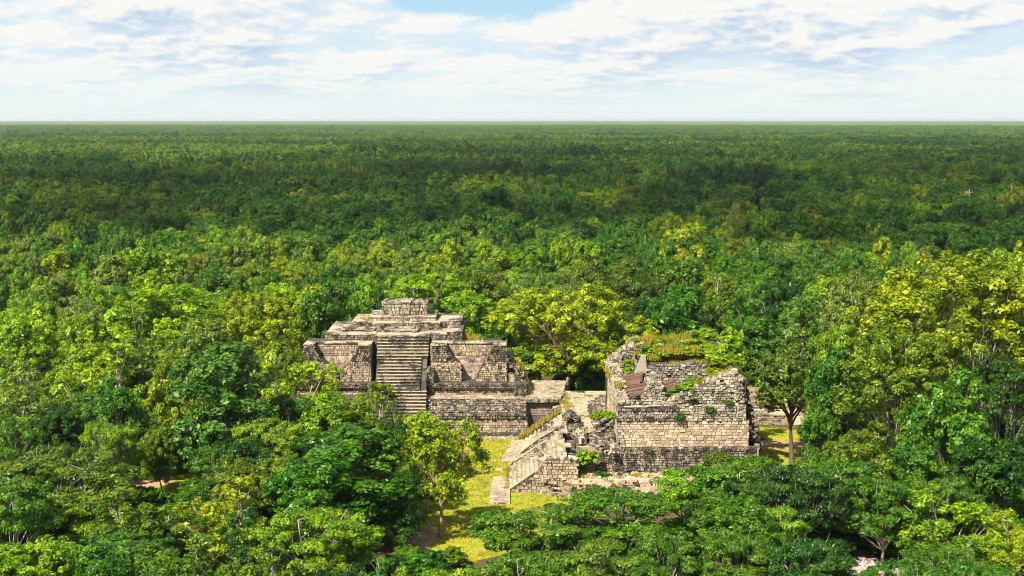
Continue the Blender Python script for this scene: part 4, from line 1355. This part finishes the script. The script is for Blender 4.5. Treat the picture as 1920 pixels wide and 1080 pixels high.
# -- large trees at the right
for a in [
    (1815, 448, 118, 185, 'broad', (.225, .285, .006), 'tallest golden yellow tree with pale branches at the upper right'),
    (1915, 440, 124, 90, 'broad', 'yellow', 'tall yellow green tree cut by the right edge behind the golden one'),
    (1615, 488, 128, 82, 'broad', 'grey', 'pale grey green rounded tree left of the tall golden tree'),
    (1445, 500, 150, 92, 'broad', 'mid', 'tall mid green tree behind the temple right end'),
    (1505, 552, 147, 52, 'airy', 'grey', 'narrow pale grey green tree in front of the pale rounded one'),
    (1590, 575, 122, 70, 'layered', 'lime', 'lime green tree with drooping layers left of the golden tree'),
    (1492, 640, 120, 76, 'leaning', 'brown', 'brownish tree with a dark leaning trunk over the low platform'),
    (1560, 652, 112, 60, 'glossy', 'emerald', 'emerald green tree right of the brownish leaning tree'),
    (1680, 590, 110, 125, 'broad', 'olive', 'large olive green glossy tree in the middle of the right group'),
    (1790, 690, 104, 88, 'glossy', 'mid', 'mid green glossy tree in front of the large olive green tree'),
    (1890, 655, 110, 80, 'broad', 'dark', 'dark shaded tree at the right edge below the golden crown'),  # the shade on this tree is put into its dark leaf tint
    (1630, 785, 104, 78, 'airy', 'olive', 'olive tree at the foot of the right group above the flat topped trees'),
    (1720, 800, 100, 70, 'round', 'mid', 'mid green rounded tree low in the right group'),
    (1860, 805, 98, 75, 'round', 'dark', 'dark rounded tree low at the right edge'),
    (1545, 740, 110, 45, 'glossy', 'mid', 'small mid green tree below the emerald tree right of the platform'),
    (1360, 602, 126, 52, 'airy', 'bright', 'bright yellow green sapling growing behind the temple roof'),
    (1405, 590, 149, 58, 'round', 'emerald', 'emerald tree behind the bright sapling at the temple'),
    (1540, 600, 148, 64, 'round', 'olive', 'olive tree in the middle of the right group behind the drooping one'),
]:
    cx, yt, Yd, rx, kd, ti, lb = a
    tpx(cx, yt, Yd, rx, kd, ti, lb, group=GR)
# -- behind the ruins
for a in [
    (1282, 535, 152, 72, 'glossy', 'emerald', 'emerald tree behind the temple left of the right group'),
    (1165, 640, 149, 60, 'round', 'dark', 'dark green tree under the right side of the golden tree'),
    (1110, 660, 146, 40, 'glossy', 'emerald', 'low emerald tree just right of the golden tree trunk'),
    (985, 640, 145, 45, 'round', 'mid', 'mid green tree left of the golden tree trunk above the annex'),
    (890, 560, 154, 70, 'glossy', 'lime', 'lime green tree between the shrine and the golden tree'),
    (920, 610, 150, 52, 'round', 'mid', 'mid green tree rising behind the right block of the pyramid'),
    (720, 540, 155, 40, 'round', 'dark', 'dark round tree just behind the shrine'),
    (800, 500, 166, 105, 'broad', 'bright', 'wide bright yellow green tree behind the shrine'),
    (650, 560, 152, 40, 'round', 'lime', 'lime tree behind the left shoulder of the pyramid'),
    (1200, 470, 180, 70, 'broad', 'olive', 'tall olive tree beyond the golden tree'),
    (1100, 470, 178, 60, 'airy', 'brown', 'brownish open tree with thin stems beyond the golden tree'),
    (1330, 500, 165, 70, 'airy', 'olive', 'olive tree beyond the emerald tree behind the temple'),
    (1240, 540, 164, 52, 'round', 'dark', 'dark tree in the shade right of the golden tree'),  # this and the next tree carry the gap's shade in their dark tint
    (1210, 590, 156, 40, 'round', 'dark', 'dark low tree between the golden tree and the temple'),
]:
    cx, yt, Yd, rx, kd, ti, lb = a
    tpx(cx, yt, Yd, rx, kd, ti, lb, group=GB)

# bushes on and around the ruins
def bush(px, py, Y, r, h, tint, label, z=None):
    p = P(px, py, Y)
    tree('bush', 'bush', p.x, Y, h, r, tint, label, cat='bush', group='bushes on the ruins', z=p.z if z is None else z)
bush(1098, 893, 112.6, 1.05, 2.1, 'bright', 'bright green bush beside the front stairway, taller of the two')
bush(1128, 903, 112.0, .8, .9, 'emerald', 'low green bush on the lower terrace right of the taller bush')
bush(1125, 792, 118.5, .8, 1.0, 'bright', 'green bush on the rubble left of the temple end wall')
bush(1208, 668, 122.4, .8, 1.1, 'bright', 'bright bush growing against the temple back wall left part')
bush(1172, 705, 121.0, .6, .7, 'bright', 'small bush on the temple left wall above the brown planks')
bush(1245, 676, 121.6, 1.2, .9, 'lime', 'lime green bush on the temple back ledge beside the wall bush')
bush(1285, 668, 122.0, 1.2, .9, 'yellow', 'yellow green bush in the middle of the temple back ledge')
bush(1285, 735, 115.6, .9, .75, 'bright', 'bright bush on the top of the pale rubble wall left end')
bush(1312, 727, 116.0, .9, .8, 'lime', 'lime bush on the top of the pale rubble wall middle')
bush(1345, 690, 118.0, 1.2, 1.7, 'bright', 'tall bright bush behind the pale rubble wall')
bush(1365, 672, 119.8, 1.3, 2.3, 'bright', 'tallest bright bush on the right end of the temple roof')
bush(1277, 790, 114.2, .5, .7, 'emerald', 'dark creeping bush hanging on the temple front over the wall joint')
bush(1218, 852, 113.9, .55, .45, 'dark', 'dark weed at the foot of the temple front wall left of centre')
bush(1258, 851, 113.9, .35, .3, 'dark', 'small dark weed at the foot of the temple front wall in the middle')
bush(1070, 815, 121.5, .5, .7, 'bright', 'green bush at the head of the rear stairway')
bush(1085, 745, 138, .9, .7, 'emerald', 'green plant under the golden tree beside the terrace')
bush(1420, 838, 117.5, .9, .8, 'mid', 'green plant on the slope below the temple right corner')

bush(1228, 662, 122.6, 1.0, .9, 'bright', 'bright bush on the temple back ledge right of the wall bush', None)
bush(1262, 660, 122.7, 1.1, .8, 'bright', 'spreading bright bush in the grass band high on the temple', None)
bush(1305, 655, 122.6, 1.2, 1.0, 'yellow', 'yellow green bush right of the spreading bush high on the temple', None)
bush(1330, 668, 121.2, 1.2, 1.2, 'lime', 'lime bush left of the tallest bush on the temple roof', None)
bush(1265, 742, 115.8, .7, .6, 'lime', 'small lime bush at the low left end of the pale rubble wall', None)
bush(1298, 722, 116.4, .9, .7, 'bright', 'small bright bush behind the crest of the pale rubble wall', None)
bush(1372, 690, 117.6, .8, 1.1, 'lime', 'lime bush at the top right corner of the pale rubble wall', None)
bush(1142, 790, 116.6, .7, .8, 'bright', 'bright bush against the temple left end wall', None)
bush(1195, 650, 123.4, .8, .8, 'lime', 'small lime bush on the crest of the temple back wall at its left')
bush(1240, 648, 123.6, .9, .7, 'bright', 'low bright bush in the grass on the crest of the temple back wall')
bush(1318, 640, 123.8, 1.2, 1.1, 'bright', 'bright bush at the right end of the grassy temple crest')
bush(1225, 690, 120.2, .6, .5, 'lime', 'tiny lime plant on the ruined vault spine of the temple')
bush(1340, 708, 116.8, .9, .8, 'bright', 'bright plant spilling over the pale rubble wall right of its middle')
bush(1330, 772, 114.3, .6, .5, 'mid', 'mid green weed hanging in the joints of the pale rubble wall')
bush(1300, 756, 114.4, .5, .4, 'dark', 'dark weed in the upper joints of the pale rubble wall')
bush(1365, 760, 114.4, .5, .4, 'mid', 'mid green weed near the right edge of the pale rubble wall')
bush(1180, 690, 121.5, .6, .8, 'bright', 'bright weed between the temple end wall and the stone spire')
# dry grass tufts on the ruins and short grass on the lawn
def blades(name, spots, label, parent=None):
    """spots: (x, y, z, radius, height, count, dryness)"""
    V_, F_, Dr = [], [], []
    for (x, y, z, r, h, n, dry) in spots:
        for i in range(n):
            a, q = random.uniform(0, 6.283), math.sqrt(random.random()) * r
            bx, by = x + q * math.cos(a), y + q * math.sin(a)
            hh = h * random.uniform(.5, 1.2)
            a2 = random.uniform(0, 6.283)
            wx, wy = math.cos(a2) * .055, math.sin(a2) * .055
            lx, ly = random.uniform(-.4, .4) * hh, random.uniform(-.4, .4) * hh
            b = len(V_)
            V_ += [(bx - wx, by - wy, z - .05), (bx + wx, by + wy, z - .05), (bx + lx, by + ly, z + hh)]
            F_.append((b, b + 1, b + 2))
            d = min(1, max(0, dry + random.uniform(-.25, .25)))
            Dr += [d, d, d]
    me = bpy.data.meshes.new(name)
    me.from_pydata(V_, [], F_)
    at = me.attributes.new('dry', 'FLOAT', 'POINT')
    at.data.foreach_set('value', Dr)
    me.materials.append(M['blade'])
    return tag(link(name, me), label, kind='stuff')

sp_ = []
def tuft(px, py, Y, r, h, n, dry, lift=0.0):
    p = P(px, py, Y)
    sp_.append((p.x, Y, p.z + lift, r, h, n, dry))
for i in range(16): tuft(1185 + i * 9.5, 655 - i * .9 + random.uniform(-3, 3), 123.6 + random.uniform(-.3, 2), .7, .75, 120, .75 if i < 6 else .2)
for i in range(26): tuft(1215 + random.uniform(0, 135), 664 + random.uniform(-10, 10), 122.5 - random.random() * 1.6, .6, .55, 110, random.choice((.1, .25, .5)))
for i in range(14): tuft(1190 + i * 10, 648 - i * .6 + random.uniform(-3, 3), 123.2 + random.uniform(0, 1.5), .6, .9, 120, (.8 if i < 5 else .3) if i % 3 else .15)
for i in range(12): tuft(1200 + i * 11, 668 + random.uniform(-3, 3), 122.8, .6, .5, 90, .3)
for i in range(9): tuft(1255 + i * 9, 686 + random.uniform(-3, 3), 119.6, .5, .5, 90, .45)
for i in range(10): tuft(1290 + i * 9, 731 - i * 3.6 + random.uniform(-2, 2), 115.6 + random.uniform(0, .8), .45, .5, 80, .55)
for i in range(7): tuft(1138 + i * 4, 700 + i * 4 + random.uniform(-6, 6), 121.5 - i * .8, .3, .35, 40, .6)
for i in range(6): tuft(966 + i * 4.2, 690 + i * 11, 137.6 - i * .5, .5, .85, 190, .7)
for (px, py, Y, r, h, n, d) in ((688, 605, 143.5, .6, .7, 120, .7), (735, 606, 143.0, .4, .4, 50, .6), (735, 622, 141.7, .35, .5, 50, .7), (764, 622, 141.6, .35, .5, 50, .7), (835, 608, 143.6, .6, .6, 120, .45),
                                (665, 632, 140.2, .6, .4, 90, .65), (690, 628, 141.0, .5, .35, 60, .65), (650, 628, 142, .7, .6, 100, .7), (880, 640, 139.5, .7, .8, 130, .8), (897, 642, 139.3, .6, .6, 110, .8), (868, 636, 140.2, .6, .8, 110, .75),
                                (800, 672, 137.0, .12, .8, 90, .95), (800, 660, 137.4, .12, .8, 90, .95), (1172, 905, 112.2, .4, .7, 80, .9), (1185, 900, 112.4, .4, .6, 60, .85), (700, 640, 138.5, .2, .3, 20, .7)):
    tuft(px, py, Y, r, h, n, d)
# grass along the stair edges
for i in range(40):
    f = i / 40
    sp_.append((.6 + f * 4.4 + random.uniform(-.2, .2), 130.7 + random.uniform(-.5, .2), .1 + f * 2.9, .25, .28, 18, .55))
for i in range(30):
    sp_.append((-.35 + random.uniform(-.1, .1), random.uniform(111.6, 119.5), .1, .18, .25, 12, .6))
for i in range(40):
    sp_.append((random.uniform(4.8, 5.6), random.uniform(124, 138), ZT, .3, .25, 16, .5))
for i in range(30):
    sp_.append((random.uniform(5, 15), random.uniform(111.6, 113), 1.12, .3, .25, 16, .6))
blades('dry_grass', sp_, 'dry orange and green grass tufts growing on the ruin tops')
insL = inside(LAWN)
lw = []
for i in range(5200):
    x, y = random.uniform(-14, 5), random.uniform(90, 132)
    if insL(x, y): lw.append((x, y, .03, .35, .10, 9, .45))
for i in range(1300):
    x, y = random.uniform(18, 33), random.uniform(112, 136)
    lw.append((x, y, .03, .35, .10, 8, .35))
blades('grass', lw, 'short yellow green grass of the clearing between the ruins')

# ------------------------------------------------------------------ forest behind: individual trees, then the uncounted mass
def field(x, y, s, o=0.0):
    return noise.noise(Vector((x * s + o, y * s - o, o * 1.7)))

ZONES = [(-9999, 'at the far left'), (180, 'left of the bright edge trees'), (420, 'beyond the left forest edge'), (600, 'behind the left shoulder of the pyramid'), (760, 'straight behind the shrine'),
         (900, 'between shrine and golden tree'), (1050, 'behind the golden tree'), (1220, 'right of the golden tree'), (1360, 'behind the temple'), (1520, 'behind the pale rounded tree'), (1700, 'left of the tall golden crown'), (1850, 'at the far right')]
def blocked(x, y):
    if -27 < x < 6.5 and y < 150: return True
    if 4 < x < 34 and y < 146: return True
    return False

OPEN = inside([(575, 556), (1000, 590), (1050, 690), (1130, 640), (1200, 610), (1370, 640), (1420, 770), (1510, 800), (1515, 850), (1430, 850), (1400, 842), (1310, 862), (1270, 890), (1200, 915), (1100, 928),
               (1000, 936), (960, 965), (890, 1010), (860, 1050), (720, 1060), (690, 1000), (790, 990), (800, 900), (770, 780), (700, 712), (610, 640)])
FILL = []
yy = 70.0
while yy < 150:
    xx = -yy * .42
    while xx < yy * .42:
        x, y = xx + random.uniform(-1.8, 1.8), yy + random.uniform(-1.8, 1.8)
        xx += 4.7
        h, r = random.uniform(4.5, 8.0), random.uniform(2.4, 3.6)
        if y < 84: h = random.uniform(3.5, 5.5)
        if any((x - a) ** 2 + (y - b) ** 2 < (.50 * (q + r)) ** 2 for a, b, q in TREES): continue
        if -27 < x < 6.5 and y > 128 or 3 < x < 33.5 and y > 104 or -10 < x < 6 and y > 92: continue
        px, k = 960 + x / y * FPX, FPX / y
        pt, pb = 228 + (CAM_Z - h) * k, 228 + CAM_Z * k
        if px < -40 or px > 1960: continue
        bad = False
        for fx in (-1, -.6, 0, .6, 1):
            for fy in (0, .2, .5, .8):
                if abs(fx) == 1 and fy < .3: continue
                if OPEN(px + fx * r * k, pt + (pb - pt) * fy): bad = True
        # keep the pink gravel and the left lawn glimpses open
        for gx, gy in ((1130, 1040), (1690, 1018), (905, 1022), (335, 915), (255, 905)):
            if abs(px - gx) < r * k * .8 and pt < gy < pb - 10: bad = True
        if bad: continue
        ti = random.choice(('mid', 'lime', 'olive', 'emerald', 'dark', 'mid', 'bluegreen') if px < 900 else ('mid', 'mid', 'dark', 'lime', 'emerald', 'olive'))
        kd = random.choice(('round', 'glossy', 'airy', 'layered'))
        FILL.append((x, y, h, r, ti, kd))
        TREES.append((x, y, r))
    yy += 4.4
TREES = TREES[:len(TREES) - len(FILL)]
FZ = [(-9999, 'in the lower left corner'), (150, 'left of the rusty tipped trees'), (330, 'below the large dull green tree'), (520, 'around the big emerald tree'), (800, 'at the bottom edge below the lawn'), (1000, 'in front of the stairway foot'),
      (1200, 'in front of the temple'), (1450, 'below the brownish leaning tree'), (1650, 'low under the right group'), (1800, 'at the lower right edge')]
for x, y, h, r, ti, kd in FILL:
    px = 960 + x / y * FPX
    z_ = [n for q, n in FZ if px >= q][-1]
    form = dict(round='rounded', glossy='glossy', airy='open', layered='layered')[kd]
    sz = 'tiny' if h < 4.2 else ('small' if h < 5.5 else ('middling' if h < 6.7 else 'tallish'))
    dep = 'nearest rows' if y < 86 else ('second rows' if y < 104 else 'rearmost rows')
    tree('understorey_tree', kd, x, y, h, r, ti, f'{sz} {CNAME[ti]} {form} tree {z_}, {dep}', group='small trees filling the gaps')
print('fill', len(FILL))
cand = []
yy = 131.0
while yy < 232:
    xx = -yy * .44
    while xx < yy * .44:
        x = xx + random.uniform(-2.4, 2.4); y = yy + random.uniform(-2.4, 2.4)
        if not blocked(x, y) and (y > 140 or x < -30 or x > 34):
            cand.append((x, y))
        xx += 5.6
    yy += 5.2
n_ind = 0
mass = []
cand.sort(key=lambda c: c[1])
for x, y in cand:
    if any((x - a) ** 2 + (y - b) ** 2 < (.62 * (r + 2.6)) ** 2 for a, b, r in TREES):
        continue
    px = 960 + x / y * FPX
    if 0 <= px <= 1920 and (y > 205 or len(TREES) >= 296): mass.append((x, y)); continue
    if px < -60 or px > 1980:
        if y > 150: mass.append((x, y))
        continue
    h = random.uniform(7.5, 11.5) + 2.0 * field(x, y, .03)
    if 1000 < px < 1900 and y > 150: h += 1.5
    r = random.uniform(2.9, 4.6)
    sunlit_tint = (px < 900) * .35 + (y < 170) * .2 + random.uniform(0, .6)
    ti = random.choice(('lime', 'yellow', 'bright', 'bright', 'mid', 'grey', 'lime')) if sunlit_tint > .5 else random.choice(('mid', 'emerald', 'dark', 'olive', 'mid', 'brown', 'lime'))  # sunlight on the left and nearer trees put into lighter leaf tints
    kd = random.choice(('round', 'glossy', 'round', 'airy', 'layered'))
    form = dict(round='rounded', glossy='glossy', airy='open', layered='layered')[kd]
    zone = [n for q, n in ZONES if px >= q][-1]
    size = 'large' if r > 4.1 else ('small' if r < 3.4 else 'medium')
    row = 'front rows' if y < 158 else ('middle rows' if y < 176 else 'back rows')
    tree('forest_tree', kd, x, y, h, r, ti, f'{size} {CNAME[ti]} {form} tree {zone}, {row}', group='forest trees behind the ruins')
    n_ind += 1
print('individual forest trees', n_ind, 'all', len(TREES))

# the rest of the forest as one mass of instanced crowns
pts, sc, rz_, idx, tn = [], [], [], [], []
PAL_L = [TINT[k] for k in ('lime', 'mid', 'olive', 'grey', 'mid', 'yellow')]
PAL_D = [TINT[k] for k in ('mid', 'dark', 'emerald', 'dark', 'mid', 'mid', 'emerald')]
NEARK = [k for n in ('round', 'glossy', 'layered', 'airy') for k in KINDS[n][:2]]
def add_mass(x, y):
    d = math.hypot(x, y)
    u = field(x, y, .010, 4.0) + .7 * field(x, y, .035, 8.0)
    near = d < 700
    r = random.uniform(1.9, 4.3) * (1 if d < 1200 else (1.25 if d < 3000 else 1.6))
    h = random.uniform(6.5, 11.0) + 3.0 * field(x, y, .022, 1.0) + 1.5 * field(x, y, .06, 6.0)
    if random.random() < .04: h += random.uniform(1, 3); r *= 1.3
    if d > 700: h -= 1.5 * max(0, field(x, y, .004, 3.0)) * 2
    if d > 900: u += 1.1 * field(x * .35, y, .0035, 12.0)
    if d < 300 and x < 0: u += .35  # sunlit left side put into the tint: more light greens
    c = random.choice(PAL_L if u + random.uniform(-.28, .28) > .03 else PAL_D)
    # dark taller rows of trees and an open field strip, far off
    e = 26 * field(x, y, .012, 2.0)
    if -95 + e < x < 62 + e and 880 + 2 * e < y < 985 + e and random.random() < .8: h += random.uniform(1, 5); c = TINT['dark']
    if 58 + e * .4 < x < 100 + e * .4 and 492 + e * .5 < y < 558 and random.random() < .85: h += random.uniform(0, 4); c = TINT['dark']
    if 58 + e * .4 < x < 88 and 455 + e * .3 < y < 486: h *= .45; r *= .7; c = TINT['lime']
    if x < -130 + e and 930 + e < y < 1250 + e and random.random() < .6: c = TINT['yellow']  # far left sunlit patch put into the leaf colour
    if y > 1500 and random.random() < .4: c = TINT['yellow' if random.random() < .4 else 'lime']  # sunlit far forest likewise coloured in, yellow and lime
    if d > 450:
        q = min(.6, (d - 450) / 900)
        c = [a * (1 - q) + b * q for a, b in zip(c, (.088, .180, .008) if u > -.15 else (.058, .150, .008))]
    k = random.randrange(8) if near else 8 + random.randrange(6)
    K_ = (NEARK + FAR)[k]
    pts.append((x, y, -.2)); sc.append((r / K_.R, r / K_.R, h / K_.H)); rz_.append(random.uniform(0, 6.283)); idx.append(k); tn.append(vary_tint(c, .15))
for x, y in mass: add_mass(x, y)
d = 232.0
while d < 5200:
    stp = 5.2 if d < 450 else (6.0 if d < 1200 else (7.6 if d < 3000 else 10.0))
    a0 = -.46
    while a0 < .46:
        x, y = d * a0 + random.uniform(-.45, .45) * stp, d + random.uniform(-.45, .45) * stp
        add_mass(x, y)
        a0 += stp / d
    d += stp * (1.0 if d < 1200 else 1.25)
print('mass', len(pts))
N_F = len(pts)
up_ = []
for i in range(9000):
    y = random.uniform(66, 235)
    x = random.uniform(-.43, .43) * y
    if blocked(x, y) and not (x < -10 and y < 131): 
        if not (4 < x < 34 and y < 103) and not (x < 6.5 and y < 92): continue
    if insL(x, y) or (-10.5 < x < 6 and y > 92): continue
    if 3 < x < 34 and 99 < y < 146: continue
    if any((x - gx) ** 2 / gr ** 2 + (y - gy) ** 2 / gr ** 2 < 1 for gx, gy, gr in ((-28, 113, 4), (-31, 115, 3.4), (5.2, 88, 3.5), (24.5, 89, 4.5), (-2, 89.5, 3))): continue
    up_.append((x, y, 0, random.uniform(.8, 1.8), random.uniform(.7, 2.2)))
srcs = bpy.data.collections.new('crown_sources')
for i, k in enumerate(NEARK + FAR + KINDS['bush']):
    o = bpy.data.objects.new('source_%02d' % i, k.crown)
    srcs.objects.link(o)
ng = bpy.data.node_groups.new('scatter', 'GeometryNodeTree')
ng.interface.new_socket('Geometry', in_out='INPUT', socket_type='NodeSocketGeometry')
ng.interface.new_socket('Geometry', in_out='OUTPUT', socket_type='NodeSocketGeometry')
gi, go_ = ng.nodes.new('NodeGroupInput'), ng.nodes.new('NodeGroupOutput')
ci = ng.nodes.new('GeometryNodeCollectionInfo')
ci.inputs[0].default_value = srcs
ci.inputs['Separate Children'].default_value = True
ci.inputs['Reset Children'].default_value = True
ip = ng.nodes.new('GeometryNodeInstanceOnPoints')
ip.inputs['Pick Instance'].default_value = True
def named(nm, typ):
    nd = ng.nodes.new('GeometryNodeInputNamedAttribute')
    nd.data_type = typ
    nd.inputs[0].default_value = nm
    return nd.outputs[0]
cx_ = ng.nodes.new('ShaderNodeCombineXYZ')
L_ = ng.links.new
L_(gi.outputs[0], ip.inputs['Points'])
L_(ci.outputs[0], ip.inputs['Instance'])
L_(named('idx', 'INT'), ip.inputs['Instance Index'])
L_(named('rotz', 'FLOAT'), cx_.inputs[2])
L_(cx_.outputs[0], ip.inputs['Rotation'])
L_(named('scl', 'FLOAT_VECTOR'), ip.inputs['Scale'])
L_(ip.outputs[0], go_.inputs[0])
def scatter(name, label, pts, sc, rz_, idx, tn):
    me = bpy.data.meshes.new(name)
    me.from_pydata(pts, [], [])
    for nm, typ, key, data in (('scl', 'FLOAT_VECTOR', 'vector', sc), ('rotz', 'FLOAT', 'value', rz_), ('idx', 'INT', 'value', idx), ('tint', 'FLOAT_VECTOR', 'vector', tn)):
        a = me.attributes.new(nm, typ, 'POINT')
        a.data.foreach_set(key, np.array(data, dtype=np.int32 if typ == 'INT' else np.float32).reshape(-1))
    o = link(name, me)
    tag(o, label, kind='stuff')
    md = o.modifiers.new('scatter', 'NODES')
    md.node_group = ng
scatter('forest', 'dense green forest stretching from the ruins to the far distance', pts, sc, rz_, idx, tn)
nb_ = len(NEARK + FAR)
scatter('undergrowth', 'leafy undergrowth covering the ground between the trees', [(x, y, 0) for x, y, _, r, h in up_], [(r / 1.2, r / 1.2, h / 2.2) for x, y, _, r, h in up_],
        [random.uniform(0, 6.28) for _ in up_], [nb_ + random.randrange(2) for _ in up_], [vary_tint(TINT[random.choice(('mid', 'dark', 'emerald', 'olive', 'mid'))], .2) for _ in up_])

# far canopy, out to the horizon
NC, NR = 700, 300
ang = np.linspace(-.52, .52, NC)
rr = 5000 * (17500 / 5000) ** np.linspace(0, 1, NR)
A, RR = np.meshgrid(ang, rr)
XX, YY = RR * np.sin(A), RR * np.cos(A)
RNG = np.random.default_rng(5)
def vnoise(x, y, s):
    xs_, ys_ = x / s, y / s
    xi, yi = np.floor(xs_).astype(np.int64), np.floor(ys_).astype(np.int64)
    fx, fy = xs_ - xi, ys_ - yi
    fx, fy = fx * fx * (3 - 2 * fx), fy * fy * (3 - 2 * fy)
    def hsh(a, b):
        h = (a * 374761393 + b * 668265263) & 0x7fffffff
        h = ((h ^ (h >> 13)) * 1274126177) & 0x7fffffff
        return (h % 10007) / 10007.0
    return (hsh(xi, yi) * (1 - fx) + hsh(xi + 1, yi) * fx) * (1 - fy) + (hsh(xi, yi + 1) * (1 - fx) + hsh(xi + 1, yi + 1) * fx) * fy
ZZ = 5.5 + 2.2 * vnoise(XX, YY, 400) + 6.0 * vnoise(XX, YY, 90) + 5.0 * vnoise(XX + 31, YY, 22) + 1.5 * RNG.random(XX.shape)
ZZ = 3.0 + (ZZ - 5.0) * .8 + 4.0 * (RNG.random(XX.shape) - .5)
ZZ *= np.clip(np.arange(NR) / 14.0, .12, 1)[:, None]      # the near edge starts low, under the last crowns
ii = np.arange(NC * NR).reshape(NR, NC)
quads = np.stack([ii[:-1, :-1], ii[:-1, 1:], ii[1:, 1:], ii[1:, :-1]], -1).reshape(-1, 4)
me = bpy.data.meshes.new('far_forest')
co = np.stack([XX, YY, ZZ], -1).reshape(-1, 3).astype(np.float32)
me.vertices.add(len(co)); me.vertices.foreach_set('co', co.reshape(-1))
me.loops.add(len(quads) * 4); me.loops.foreach_set('vertex_index', quads.reshape(-1).astype(np.int32))
me.polygons.add(len(quads))
me.polygons.foreach_set('loop_start', np.arange(0, len(quads) * 4, 4, dtype=np.int32))
me.polygons.foreach_set('loop_total', np.full(len(quads), 4, np.int32))
me.update(calc_edges=True)
me.materials.append(M['canopy'])
tag(link('far_forest', me), 'far green canopy running flat to the horizon', kind='stuff')

# ------------------------------------------------------------------ utility poles
def pole(px, ytop, Y, label, arms=True):
    p = P(px, ytop, Y)
    t = thing('utility_pole', (p.x, Y, 0), label, 'utility pole', 'pale utility poles in the forest')
    mb = MB(); tube(mb, [(p.x, Y, 0), (p.x, Y, p.z)], [.17, .12], 8); mb.build('pole', M['concrete'], t)
    if arms:
        for z, hw in ((p.z - 1.0, .85), (p.z - 2.2, .7)):
            mb = MB(); mb.box(p.x - hw, p.x + hw, Y - .09, Y + .09, z - .09, z + .09); mb.build('crossarm', M['concrete'], t)
        for s in (-1, 1):
            mb = MB(); tube(mb, [(p.x + s * .7, Y, p.z - 1.0), (p.x + s * .95, Y, p.z - .55)], [.08, .06], 5); mb.build('insulator', M['concrete'], t)
pole(1818, 354, 400, 'pale utility pole with two crossarms rising from the right forest')
pole(1897, 347, 425, 'plain pale utility pole nearest the right edge', arms=False)

# ------------------------------------------------------------------ clouds added out of view above the forest to shade the middle distance
cmb = MB()
import bmesh
random.seed(17)
bmt = bmesh.new()
bmesh.ops.create_icosphere(bmt, subdivisions=3, radius=1)
ico_v = [v.co.copy() for v in bmt.verts]
ico_f = [tuple(v.index for v in f.verts) for f in bmt.faces]
bmt.free()
ALT = 620.0
off = sun_dir * (ALT / sun_dir.z)
def cloud(gx, gy, rx, ry, hz):
    c = Vector((gx, gy, 10)) + off
    vs = []
    for v in ico_v:
        k = 1 + .35 * noise.noise(v * 1.7 + c * .013) + .2 * noise.noise(v * 4.1 + c * .02)
        vs.append((c.x + v.x * rx * k, c.y + v.y * ry * k, c.z + (v.z * hz * k if v.z > 0 else v.z * hz * .25)))
    cmb.add(vs, ico_f)
for gx, gy, rx, ry in ((-190, 420, 95, 120), (-30, 470, 120, 150), (130, 430, 110, 130), (-110, 640, 130, 130), (90, 690, 150, 140), (270, 620, 120, 160), (-300, 760, 90, 100), (-40, 880, 130, 90), (210, 900, 160, 110), (30, 320, 55, 50), (90, 265, 50, 45), (420, 900, 150, 160), (-380, 560, 90, 120), (330, 430, 90, 100), (-130, 300, 50, 30),
                       (60, 1120, 190, 90), (420, 1250, 200, 120), (-260, 1330, 220, 90), (120, 1500, 260, 110), (600, 1600, 220, 120), (-700, 1250, 200, 100), (-500, 1900, 300, 110), (300, 2100, 350, 140)):
    cloud(gx, gy, rx, ry, 45)
cl = cmb.build('clouds', M['cloud'], smooth=True)
tag(cl, 'unseen clouds above the view, added to shade the middle forest', kind='stuff')

# twins under one label: say which is nearer
seen = {}
for o in list(S.objects):
    if o.parent is None and o.get('group') in ('small trees filling the gaps', 'forest trees behind the ruins'):
        seen.setdefault(o['label'], []).append(o)
for lb, os_ in seen.items():
    if len(os_) == 2:
        os_.sort(key=lambda o: o.location.y)
        for o, wd in zip(os_, ('nearer', 'farther')): o['label'] = f'{wd} {lb}'
    elif len(os_) == 3:
        os_.sort(key=lambda o: o.location.y)
        for o, wd in zip(os_, ('nearest', 'middle', 'farthest')): o['label'] = f'{wd} {lb}'

# ------------------------------------------------------------------ air: one even box of thin haze round camera and land
hb = MB()
hb.box(-20500, 20500, -20500, 20500, -1.0, 34.0)
hm = bpy.data.materials.new('thin_haze')
hm.use_nodes = True
ht = NT(hm.node_tree)
pv = ht.n('ShaderNodeVolumePrincipled', ins={'Color': (.86, .93, 1.0, 1), 'Density': 0.000055, 'Anisotropy': .2})
ht.n('ShaderNodeOutputMaterial', ins={1: pv.outputs[0]})
tag(hb.build('haze', hm), 'thin pale haze over the far forest', kind='stuff')
